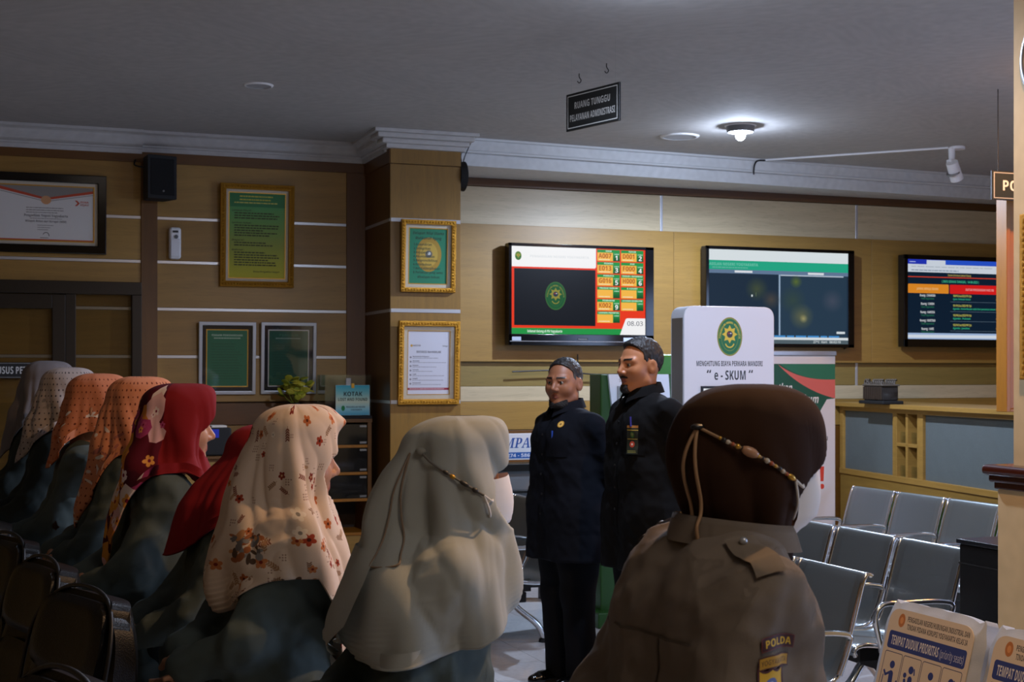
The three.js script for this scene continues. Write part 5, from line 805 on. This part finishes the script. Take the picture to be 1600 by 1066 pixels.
function woman(o) {
  const g = thing('person', o.label, 'person', [o.x, 0, o.z], o.yaw ?? Math.PI / 2, o.group ?? 'women standing in a row with hands behind their backs'), sd = pseed += 3.7;
  const top = o.top, hz = o.hz ?? .05, head = [0, top - .142, hz], s = top / 1.6 * (o.sc || 1);
  const fig = figure(g, { s, w: o.w ?? .89, sh: top - .29 + (o.bow ?? 0), head, bend: o.bend ?? .06, hem: .6, seed: sd, skin: o.skin ?? SK, lip: 0x9a4a42, topMat: o.topMat ?? clothTeal, legMat: o.legMat ?? trouserM, cell: o.cell ?? .0115, hs: .97, topName: o.topName, fold: o.fold ?? 1.7 });
  const sc = scarf({ rows: o.rows ?? ROWS(), top, z0: hz, hem: o.hem, seed: sd, face: o.face ?? [.05, .235, .85], apex: o.apex ?? -.01, avoid: fig.shirt, ...o.scarf });
  const m = part('head_scarf', sc.g, o.mat, g);
  return { g, fig, sc, head, scarfMesh: m };
}
// nearest to farthest along the row
const grey = woman({ label: 'woman in a plain light grey head scarf and white mask in the row', x: .875, z: -2.83, yaw: 86 * Math.PI / 180, top: 1.513, hz: .05, mat: scarfM(0xabafa9), cell: .009, face: [.05, .245, 1.05], hem: [.375, .455, .5], bow: .0,
  rows: [[.07, -.112, .12, .09], [.12, -.14, .121, .095], [.175, -.153, .1, .1], [.23, -.16, .098, .115], [.285, -.16, .104, .17], [.33, -.162, .106, .2], [.42, -.165, .106, .215], [.52, -.17, .105, .225], [.8, -.18, .1, .22]], scarf: { nu: 200, nv: 170, pf: 5, pb: 2.0, fold: 2.1, slant: 60, freq: 5.5, hp: 1.3, apex: 0, extra: (dy, ph, ps) => -.012 * Math.exp(-(((ps - 2.45 + dy * .4) / .22) ** 2)) * sstep(.03, .07, dy) * sstep(.16, .08, dy) } });
part('face_mask', maskGeo(grey.head[2], grey.head[1] - .004), maskM, grey.g);
function straps(w, knotDy, knotPhi, beads) {
  const S = w.sc.surf, k = p => [p[0], p[1], p[2]];
  const m1 = [-.062, w.head[1] - .012, w.head[2] + .06], m2 = [-.056, w.head[1] - .085, w.head[2] + .052], hook = S(knotDy + .088, -1.36, .006), knot = S(knotDy, knotPhi, .006), mid = [S(knotDy + .022, lerp(knotPhi, -1.36, .3), .007), S(knotDy + .052, lerp(knotPhi, -1.36, .65), .007)];
  part('mask_loop', tube([m1, S(knotDy + .1, -1.22, .007), hook], .0024, 24, 6), cordW, w.g); part('mask_loop', tube([m2, S(knotDy + .125, -1.24, .007), hook], .0024, 24, 6), cordW, w.g);
  const c = part('mask_cord', tube([hook, mid[1], mid[0], knot], .0026, 40, 6), beads.cord, w.g);
  const cv = new THREE.CatmullRomCurve3([hook, mid[1], mid[0], knot].map(p => V(...p)), false, 'centripetal');
  for (const [t, r, l, mm] of beads.list) { const p = cv.getPoint(t), d = cv.getTangent(t), q = new THREE.SphereGeometry(r, 12, 10); q.scale(1, 1, l); const b = part('bead', q, mm, c); b.position.copy(p); b.lookAt(0, 0, 0); b.quaternion.setFromUnitVectors(V(0, 0, 1), d); }
  return { knot, hook };
}
{
  const cordG = M(0x6e6a62, .8), dk = M(0x3a352e, .4), gl = mat.goldThin;
  const { knot } = straps(grey, .072, -2.45, { cord: cordG, list: [[.45, .004, 2, dk], [.36, .0045, 1.6, gl], [.22, .005, 2.4, dk], [.1, .005, 1.6, dk]] });
  part('cord_knot', ball(knot[0], knot[1], knot[2], .011, 1, .8, 1), M(0x8f8f86, .8), grey.g);
  const S = grey.sc.surf, lp = []; for (let i = 0; i <= 12; i++) { const t = i / 12; lp.push(S(.075 + .225 * Math.sin(t * Math.PI) ** .8, -2.5 - .55 * t * 0 + (t < .5 ? 1 : -1) * .16 * Math.sin(t * Math.PI) - .15, .006)); }
  part('cord_loop', tube(lp, .0022, 80, 6), M(0x8a7866, .8), grey.g);
  // a corner of the scarf hanging free at the back
  const P = [], U = [], I = [], nu = 16, nv = 18; for (let j = 0; j <= nv; j++) for (let i = 0; i <= nu; i++) { const v = j / nv, u = i / nu, dy = .27 + v * (.26 - .22 * Math.abs(u - .45)), b = S(dy, 2.5 + u * 1.0, .006 + .042 * v * v); P.push(...b); U.push(u * .3, -dy); } for (let j = 0; j < nv; j++) for (let i = 0; i < nu; i++) { const a = j * (nu + 1) + i, b = a + nu + 1; I.push(a, b, a + 1, a + 1, b, b + 1); }
  const q = new THREE.BufferGeometry(); q.setAttribute('position', new THREE.Float32BufferAttribute(P, 3)); q.setAttribute('uv', new THREE.Float32BufferAttribute(U, 2)); q.setIndex(I); q.computeVertexNormals(); part('scarf_corner', q, grey.scarfMesh.material, grey.g);
}
const floral = woman({ label: 'woman in a cream head scarf with rust red flowers in the row', x: .665, z: -3.43, yaw: 92 * Math.PI / 180, top: 1.527, hz: .045, mat: scarfM(0xffffff, tFloral), cell: .0095, hem: [.7, .40, .5], bend: .05,
  rows: [[.075, -.105, .112, .09], [.12, -.122, .108, .094], [.175, -.135, .086, .098], [.22, -.142, .08, .11], [.285, -.152, .095, .17], [.34, -.165, .112, .2], [.42, -.172, .125, .215], [.52, -.165, .135, .22], [.8, -.14, .155, .21]], scarf: { nu: 190, nv: 160, pf: 4.2, pb: 2.1, fold: 1.6, slant: 45, freq: 6.5, hp: 1.1, hb: 5, apex: .005, extra: (dy, ph, ps) => .02 * Math.exp(-(((ps) / .5) ** 2)) * Math.exp(-(((dy - .045) / .018) ** 2)) } });
const red = woman({ label: 'woman in a plain red head scarf bowing her head in the row', x: .60, z: -4.0, top: 1.458, hz: .14, bow: .03, bend: .17, mat: scarfM(0x861a20), hem: [.34, .245, .36],
  rows: [[.085, -.11, .115, .092], [.125, -.15, .108, .1], [.175, -.195, .09, .12], [.225, -.225, .08, .17], [.285, -.245, .08, .2], [.36, -.265, .09, .215], [.6, -.27, .09, .22]], scarf: { fold: 1, freq: 7, slant: 26, hp: 1.4, hb: 3 } });
const maroon = woman({ label: 'woman in a maroon scarf with an orange and white printed tail in the row', x: .505, z: -4.5, yaw: 92 * Math.PI / 180, top: 1.572, hz: .06, mat: scarfM(0xffffff, tMaroon), hem: [.34, .27, .56], rows: ROWS({ b: 1.15, bs: -.03 }), scarf: { hb: 5, pf: 5, fold: 1.1 } });
const orange1 = woman({ label: 'woman in a salmon orange dotted scarf, nearer of the two orange scarves', x: .44, z: -5.06, top: 1.593, hz: .06, mat: scarfM(0xffffff, tOrange1), hem: [.3, .26, .52], rows: ROWS({ b: 1.05, bs: -.01 }), scarf: { hb: 5, pf: 4, fold: 1.2 } });
const orange2 = woman({ label: 'woman in a rust orange dotted scarf, farther of the two orange scarves', x: .34, z: -5.63, top: 1.604, hz: .06, mat: scarfM(0xffffff, tOrange2), hem: [.28, .22, .36], rows: ROWS({ b: 1.1, bs: -.02 }), scarf: { hb: 3, fold: 1.2 } });
const spotted = woman({ label: 'woman in a pale grey scarf with dark spots far along the row', x: .26, z: -6.2, top: 1.63, hz: .06, mat: scarfM(0xffffff, tSpot), hem: [.3, .25, .4], rows: ROWS({ b: 1.05, bs: -.02 }), topMat: clothTealDark, scarf: { hb: 3, fold: 1.1 } });
const farGrey = woman({ label: 'woman in a plain dark grey scarf at the far end of the row', x: .2, z: -6.76, top: 1.662, hz: .06, mat: scarfM(0x6e6a6c), hem: [.3, .26, .44], rows: ROWS({ b: 1.05, bs: -.02 }), topMat: clothTealDark, scarf: { hb: 3, fold: 1.1 } });
// ---------- the uniformed woman, seen from behind ----------
const uniformM = cloth(0x776c60, { roughness: .85 });
{
  const p = woman({ label: 'uniformed woman in a brown head scarf and taupe shirt seen from behind', group: undefined, x: 1.14, z: -2.1, top: 1.584, hz: .075, bend: .03, w: 1.2, mat: scarfM(0x321d0e), topMat: uniformM, topName: 'shirt', legMat: cloth(0x3a2f26), cell: .0085, fold: 1.7, hem: [.30, .275, .272],
    rows: [[.105, -.138, .138, .098], [.145, -.136, .135, .098], [.19, -.125, .108, .092], [.23, -.108, .075, .082], [.27, -.095, .072, .078], [.34, -.085, .065, .072]], face: [.07, .27, 1.12], scarf: { avoid: null, nu: 180, nv: 120, pf: 2.9, pb: 2.5, fold: .45, freq: 7, apex: .0, extra: (dy, ph, ps) => (ps < 1.15 ? .0012 * Math.sin(ps * 95) * sstep(.03, .08, dy) * sstep(1.15, .9, ps) : 0) + .010 * Math.exp(-(((ps - 2.7) / .5) ** 2)) * Math.exp(-(((dy - .12) / .05) ** 2)) } });
  delete p.g.userData.group;
  part('face_mask', maskGeo(p.head[2], p.head[1] - .004, 1.02), maskM, p.g);
  const tan = M(0xa88460, .7), or = M(0xb0552c, .3), dk = M(0x2a2622, .3), wh = M(0xcfc4b0, .3), list = []; for (let i = 0; i < 16; i++) list.push([.1 + i * .042, .0032 + (i % 3) * .0006, 1.1, [or, wh, dk, mat.goldThin][i % 4]]); list.push([.46, .0085, 1.9, M(0xb98a68, .3)], [.05, .005, 1.8, mat.goldThin]);
  const { knot } = straps(p, .07, -2.62, { cord: tan, list });
  part('cord_knot', ball(knot[0], knot[1], knot[2], .009, 1, .6, 1.4), mat.black, p.g);
  const S = p.sc.surf;
  for (const [w, d, sh] of [[.1, .205, .0], [-.13, .215, -.06]]) { const lp = []; for (let i = 0; i <= 10; i++) { const t = i / 10; lp.push(S(.07 + d * t, -2.62 - .12 * Math.sin(t * 2.2) + w * Math.sin(t * Math.PI) + sh * t, .006 + .03 * sstep(.62, .85, t))); } part('cord_strand', tube(lp, .003, 60, 6), tan, p.g); }
  // collar band standing around the scarf
  const f = p.fig.shirt, sh = p.fig.sh; const cg = []; { const P = [], I = [], nu = 60, nv = 8; for (const e of [0, 1]) for (let j = 0; j <= nv; j++) for (let i = 0; i <= nu; i++) { const a = .5 + i / nu * (6.283 - 1.0), v = j / nv, out = v < .5 ? v * 2 : 2 - v * 2, r = (.086 + .012 * (v > .5 ? (v - .5) * 2 : 0)) + .004 * e; P.push(r * 1.05 * Math.sin(a), sh + .026 + .036 * out - .012 * Math.cos(a) - (v > .5 ? .016 * (v - .5) : 0), .045 + r * 1.15 * Math.cos(a)); } const k = (nu + 1) * (nv + 1); for (let e = 0; e < 2; e++) for (let j = 0; j < nv; j++) for (let i = 0; i < nu; i++) { const a = e * k + j * (nu + 1) + i, b = a + nu + 1; I.push(a, b, a + 1, a + 1, b, b + 1); } const q = new THREE.BufferGeometry(); q.setAttribute('position', new THREE.Float32BufferAttribute(P, 3)); q.setIndex(I); q.computeVertexNormals(); part('collar', uvMetres(q), cloth(0x776c60, { side: THREE.DoubleSide }), p.g); }
  const Rs = p.fig.R[-1], L0 = Rs.s;
  // shoulder strap with a button, sleeve badges
  for (const e of [-1, 1]) { const ep = part('epaulette', patch(f, [e * .148, sh - .01, -.012], [e * .6, .8, -.05], [0, 0, 1], .11, .05, 22, 8, .007), cloth(0x85796b, { side: THREE.DoubleSide }), p.g), bq = patch(f, [e * .112, sh + .0, -.012], [e * .6, .8, -.05], [0, 0, 1], .004, .004, 1, 1, .009).attributes.position; part('button', ball(bq.getX(0), bq.getY(0), bq.getZ(0), .0065), mat.silverFrame, ep); }
  part('yoke_seam', patch(f, [0, sh - .115, -.1], [0, 0, -1], [0, 1, 0], .3, .005, 40, 2, .002), cloth(0x5f564c, { side: THREE.DoubleSide }), p.g);
  part('pleat', patch(f, [-.06, sh - .3, -.1], [0, 0, -1], [0, 1, 0], .007, .36, 2, 40, .002), cloth(0x6a6055, { side: THREE.DoubleSide }), p.g);
  const arc = (r, k) => (a, b) => [a, b + r - k * a * a];
  const tP = canvas(512, 200, (g, w, h) => { g.fillStyle = '#3c1418'; g.fillRect(0, 0, w, h); g.strokeStyle = '#6a2a20'; g.lineWidth = 12; g.strokeRect(6, 6, w - 12, h - 12); txt(g, 'POLDA', w / 2, h / 2 + 4, 150, '#dcb21c', { w: 420 }); });
  const nrm = [-.97, .05, -.22], cen = [Rs.s[0] - .05, Rs.s[1] - .062, Rs.s[2] + .004];
  part('badge', patch(f, cen, nrm, [0, 1, 0], .068, .021, 18, 6, .003, arc(.004, 4.2)), dbl(tP), p.g).userData.label = 'dark red arc badge reading POLDA';
  const tY = canvas(512, 160, (g, w, h) => { g.fillStyle = '#4a1a14'; g.fillRect(0, 0, w, h); g.fillStyle = '#b98a14'; g.fillRect(14, 14, w - 28, h - 28); txt(g, 'YOGYAKARTA', w / 2, h / 2, 90, '#6a4a10', { w: 440 }); });
  part('badge', patch(f, [cen[0], cen[1] - .029, cen[2] - .006], nrm, [0, 1, 0], .066, .02, 18, 6, .003, arc(.004, 4)), dbl(tY), p.g);
  const tS = canvas(256, 300, (g, w, h) => { g.clearRect(0, 0, w, h); g.fillStyle = '#4a1a14'; g.beginPath(); g.moveTo(10, 10); g.quadraticCurveTo(70, 60, 128, 12); g.quadraticCurveTo(186, 60, 246, 10); g.lineTo(246, 190); g.quadraticCurveTo(200, 270, 128, 294); g.quadraticCurveTo(56, 270, 10, 190); g.fill(); g.fillStyle = '#d9aa18'; g.beginPath(); g.moveTo(26, 34); g.quadraticCurveTo(70, 74, 128, 30); g.quadraticCurveTo(186, 74, 230, 34); g.lineTo(230, 184); g.quadraticCurveTo(190, 256, 128, 276); g.quadraticCurveTo(66, 256, 26, 184); g.fill(); g.fillStyle = '#5a6aa0'; g.beginPath(); g.arc(128, 150, 62, 0, 7); g.fill(); g.fillStyle = '#c9ccd8'; g.beginPath(); g.arc(128, 150, 34, 0, 7); g.fill(); g.fillStyle = '#a03028'; g.fillRect(108, 140, 40, 24); });
  part('badge', patch(f, [cen[0] - .002, cen[1] - .064, cen[2] - .014], nrm, [0, 1, 0], .06, .066, 14, 14, .003), dbl(tS), p.g).userData.label = 'yellow shield badge with a blue round centre';
}
// ---------- the two men in black ----------
const blackShirt = cloth(0x0b0c0e), navyShirt = cloth(0x0c0f17), blackTrouser = cloth(0x0a0b10);
function man(o) {
  const g = thing('person', o.label, 'person', [o.x, 0, o.z], o.yaw), H = o.top, hs = 1.03, head = [0, H - .128, .03], sh = H - .305;
  const fig = figure(g, { male: 1, s: H / 1.62, w: o.w ?? 1.12, sh, head, bend: .015, hem: o.hem ?? .68, seed: o.seed, skin: o.skin, lip: 0x7a4436, headYaw: o.headYaw, headCell: .0032, hs, topMat: o.shirt, topName: 'shirt', legMat: blackTrouser, cell: .011, fold: 1.1 });
  const th = (x, y, z) => fig.toHead(x, y, z).map(q => q / hs);
  const rng = [[head[0] - .13, head[1] - .16, head[2] - .15], [head[0] + .13, head[1] + .15, head[2] + .15]];
  const hair = (x, y, z) => { const [a, b, c] = th(x, y, z); let d = ell(a, b, c, 0, .034, -.016, .0815, .097, .103) - .003 * N3(a * 60, b * 60, c * 60) - .002 * N3(a * 150, b * 40, c * 150) - o.quiff * .012 * sstep(0, .09, c) * sstep(.05, .1, b); const X = Math.abs(a); const line = o.hl - (.085 - c) * .78 - (X > .05 ? (X - .05) * .4 : 0) + .012 * sstep(.045, .02, X) * (o.recede || 0); let cut = line - b; if (c < .03 && c > .008) cut = Math.min(cut, Math.max(-.03 - b, Math.abs(c - .019) - .011)); d = Math.max(d, cut * .75); return d * hs; };
  part('hair', tint(nets(hair, rng[0], rng[1], .0034), (x, y, z) => { const [a, b, c] = th(x, y, z), k = o.grey ? sstep(.05, .0, b + .3 * N3(a * 30, b * 30, c * 30) * .1) * .8 : 0, v = .8 + .4 * (N3(a * 120, b * 50, c * 120) + .5), d0 = lin(0x120f0e), d1 = lin(0x6a6864); return d0.map((q, i) => lerp(q * v, d1[i], k)); }), M(0xffffff, .6, { vertexColors: true }), g);
  const beard = (x, y, z) => { const [a, b, c] = th(x, y, z), X = Math.abs(a), d = headD(a, b, c) - (.0035 + .007 * sstep(-.085, -.115, b)) - .002 * N3(a * 150, b * 150, c * 150); let reg; if (o.beard === 'chin') { reg = Math.max(b + .1 - X * .42, .036 - c, X - .052); } else { reg = Math.min(Math.max(b + .085, .045 - c, X - .024), Math.max(Math.abs(b + .0505 + X * .12) - .0042, .07 - c, X - .028)); } return Math.max(d, reg, -.124 - b) * hs; };
  part('beard', nets(beard, [rng[0][0], head[1] - .14, rng[0][2]], [rng[1][0], head[1] - .02, rng[1][2]], .003), M(0x0f0c0b, .8), g);
  // folded shirt collar with two points
  const P = [], I = [], nu = 56, nv = 8; for (const e of [0, 1]) for (let j = 0; j <= nv; j++) for (let i = 0; i <= nu; i++) { const a = .28 + i / nu * (6.283 - .56), v = j / nv, fr = Math.max(0, Math.cos(a)), out = v < .45 ? v / .45 : 1 - (v - .45) / .55 * (1 + .5 * fr ** 6), r = .066 + .02 * (v > .45 ? (v - .45) / .55 : 0) + .006 * (1 - v) + .004 * e; P.push(r * 1.06 * Math.sin(a), sh + .045 + .05 * out - .022 * fr + .012 * Math.max(0, -Math.cos(a)), .012 + r * 1.15 * Math.cos(a) + .012 * fr * (v > .45 ? (v - .45) * 2 : 0)); } const k = (nu + 1) * (nv + 1); for (let e = 0; e < 2; e++) for (let j = 0; j < nv; j++) for (let i = 0; i < nu; i++) { const a = e * k + j * (nu + 1) + i, b = a + nu + 1; I.push(a, b, a + 1, a + 1, b, b + 1); }
  const q = new THREE.BufferGeometry(); q.setAttribute('position', new THREE.Float32BufferAttribute(P, 3)); q.setIndex(I); q.computeVertexNormals(); const cm = o.shirt.clone(); cm.side = THREE.DoubleSide; part('collar', uvMetres(q), cm, g);
  part('button_placket', patch(fig.shirt, [0, lerp(.95, sh, .5), .1], [0, 0, 1], [0, 1, 0], .034, sh - .78, 4, 40, .002), cm, g);
  for (let i = 0; i < 5; i++) { const bp = patch(fig.shirt, [0, sh - .08 - i * .1, .1], [0, 0, 1], [0, 1, 0], .004, .004, 1, 1, .004), c = bp.attributes.position; part('button', ball(c.getX(0), c.getY(0), c.getZ(0), .0055, 1, 1, .5, 10), M(0x0a0a0c, .3), g); }
  return { g, fig, sh, cm };
}
{
  const m = man({ label: 'man in a dark shirt with greying hair and chin beard, on the left', x: 2.80, z: -6.66, top: 1.682, yaw: -78 * Math.PI / 180, headYaw: 26 * Math.PI / 180, w: 1.3, seed: 3, skin: 0x8f5d40, shirt: navyShirt, hl: .107, quiff: .2, recede: .4, grey: 1, beard: 'chin', hem: .66 });
  const f = m.fig.shirt, P = (x, y, n, w, h, mt, nm) => part(nm, patch(f, [x, m.sh + y, .1], n, [0, 1, 0], w, h, 10, 10, .004), mt, m.g);
  P(.095, -.115, [.25, 0, 1], .13, .15, m.cm, 'pocket');
  const pin = patch(f, [.105, m.sh - .03, .1], [.3, .1, 1], [0, 1, 0], .036, .036, 8, 8, .006); part('pin_badge', pin, dbl(canvas(128, 128, (g, w, h) => { g.clearRect(0, 0, w, h); g.fillStyle = '#b98a2e'; g.beginPath(); g.arc(64, 64, 60, 0, 7); g.fill(); g.fillStyle = '#d9b45a'; g.beginPath(); g.arc(64, 64, 42, 0, 7); g.fill(); g.fillStyle = '#8a6420'; g.beginPath(); g.arc(64, 64, 22, 0, 7); g.fill(); })), m.g);
  part('pen', tube([[.085, m.sh - .06, .16], [.083, m.sh - .12, .158]], .005, 6, 8), M(0x2a50b0, .4), m.g);
  part('lanyard', merge([tube([[-.07, m.sh + .05, .05], [-.075, m.sh - .08, .125], [-.05, m.sh - .28, .15], [-.035, m.sh - .4, .15]], .006, 40, 6), tube([[.0, m.sh - .0, .1], [-.02, m.sh - .12, .14], [-.03, m.sh - .3, .155], [-.035, m.sh - .4, .15]], .006, 40, 6)]), M(0x5a3a24, .7), m.g);
  part('card_holder', bx(-.075, .0, m.sh - .52, m.sh - .4, .148, .158, .004), M(0x3a2a1e, .6), m.g);
}
{
  const m = man({ label: 'man with a moustache and goatee in a black shirt wearing an identity card', x: 2.875, z: -5.92, top: 1.768, yaw: -84 * Math.PI / 180, headYaw: 4 * Math.PI / 180, w: 1.24, seed: 9, skin: 0xa8704c, shirt: blackShirt, hl: .108, quiff: 1, beard: 'goatee', hem: .7 });
  const f = m.fig.shirt;
  part('pocket', patch(f, [.1, m.sh - .16, .1], [.35, 0, 1], [0, 1, 0], .125, .14, 12, 12, .003), m.cm, m.g);
  const tId = canvas(200, 400, (g, w, h) => { g.fillStyle = '#1c2416'; g.fillRect(0, 0, w, h); g.fillStyle = '#a06a2a'; g.fillRect(0, 0, w, 34); g.fillStyle = '#c9b04a'; g.fillRect(0, 60, w, 10); emblem(g, 100, 130, 34, 44, 1); g.fillStyle = '#b8a848'; g.fillRect(10, 186, w - 20, 8); g.fillStyle = '#b8442c'; g.beginPath(); g.arc(100, 262, 44, 0, 7); g.fill(); g.fillStyle = '#d9c9c0'; g.beginPath(); g.arc(100, 262, 16, 0, 7); g.fill(); lines(g, 20, 350, 160, 2, 20, 9, '#8a8a40', .1); });
  part('identity_card', patch(f, [.1, m.sh - .16, .1], [.5, 0, 1], [0, 1, 0], .058, .13, 8, 12, .008), dbl(tId), m.g);
  part('pen', tube([[.115, m.sh - .055, .15], [.118, m.sh - .1, .15]], .0045, 6, 8), M(0x3a3aa0, .4), m.g);
}
// ---------- office chairs ----------
function officeChair(x, z, turn, label) {
  const o = thing('office_chair', label, 'chair', [x, 0, z], turn, 'black office chairs behind the women');
  const cushion = (w, h, d, f) => { const g = new THREE.BoxGeometry(w, h, d, 20, 26, 8), p = g.attributes.position; for (let i = 0; i < p.count; i++) { let [a, b, c] = [p.getX(i), p.getY(i), p.getZ(i)]; const u = a / (w / 2), v = b / (h / 2), q = Math.pow(Math.pow(Math.abs(u), 4) + Math.pow(Math.abs(v), 4), .25); c *= 1 - .5 * sstep(.75, 1.1, q); const k = Math.pow(Math.abs(u), 5) * Math.pow(Math.abs(v), 5); a *= 1 - .16 * k; b *= 1 - .12 * k;[a, b, c] = f(a, b, c, u, v); p.setXYZ(i, a, b, c); } g.computeVertexNormals(); return uvMetres(g); };
  const back = part('backrest', cushion(.5, .68, .1, (a, b, c, u, v) => [a * (1 - .12 * v * v), b, c - .035 * (1 - u * u) + .03 * v * v - (c > 0 ? .012 * Math.exp(-(((v - .35) / .035) ** 2)) : 0)]), mat.leather, o); back.position.set(0, .79, -.28); back.rotation.x = -.24;
  const hr = part('headrest', cushion(.4, .2, .075, (a, b, c, u, v) => [a * (1 - .12 * Math.max(0, v)), b, c - .02 * (1 - u * u)]), mat.leather, back); hr.position.set(0, .225, .045);
  part('piping', tube([[-.235, -.3, .052], [-.24, 0, .052], [-.225, .25, .055], [-.12, .338, .04], [.12, .338, .04], [.225, .25, .055], [.24, 0, .052], [.235, -.3, .052]], .006, 60, 6), mat.leatherTrim, back);
  const lum = part('lumbar_pad', cushion(.38, .36, .05, (a, b, c, u, v) => [a, b, c - .02 * (1 - u * u)]), mat.leather, back); lum.position.set(0, -.08, .05);
  const seat = part('seat', cushion(.52, .5, .12, (a, b, c, u, v) => [a, b, c + .012 * (1 - u * u)]), mat.leather, o); seat.rotation.x = -Math.PI / 2; seat.position.set(0, .46, 0);
  for (const e of [-1, 1]) part('armrest', merge([tube([[e * .27, .42, -.2], [e * .31, .52, -.22], [e * .315, .66, -.16], [e * .315, .675, 0], [e * .31, .65, .16], [e * .3, .54, .2], [e * .27, .42, .14]], .021, 50, 8)]), mat.black, o);
  for (const e of [-1, 1]) part('arm_pad', bx(e * .315 - .03, e * .315 + .03, .675, .705, -.15, .13, .013), mat.leather, o);
  part('column', merge([cyl(0, .12, .42, 0, .028, .028)]), mat.alu, o);
  for (let k = 0; k < 5; k++) { const a = k / 5 * 6.283, c = Math.cos(a), s = Math.sin(a); const l = part('base_arm', tube([[0, .13, 0], [c * .16, .12, s * .16], [c * .31, .075, s * .31]], .022, 14, 8), mat.black, o); part('caster', ball(c * .31, .034, s * .31, .034, .9, 1, .9, 14), mat.rubber, l); }
  o.scale.setScalar(.95); return o;
}
const ct = Math.atan2(-.95, .3);
[[-.16, -2.47, 'black leather office chair at the bottom edge, mostly out of frame'], [-.06, -3.45, 'black leather office chair with a clear seam nearest the camera'], [-.14, -4.1, 'black leather office chair second from the camera'], [-.22, -4.75, 'black leather office chair third from the camera'], [-.29, -5.4, 'black leather office chair farthest along the row']].forEach(([x, z, l], i) => officeChair(x, z, ct + [0, .05, -.04, .06, -.03, .02][i], l));
renderer.render(scene, camera);
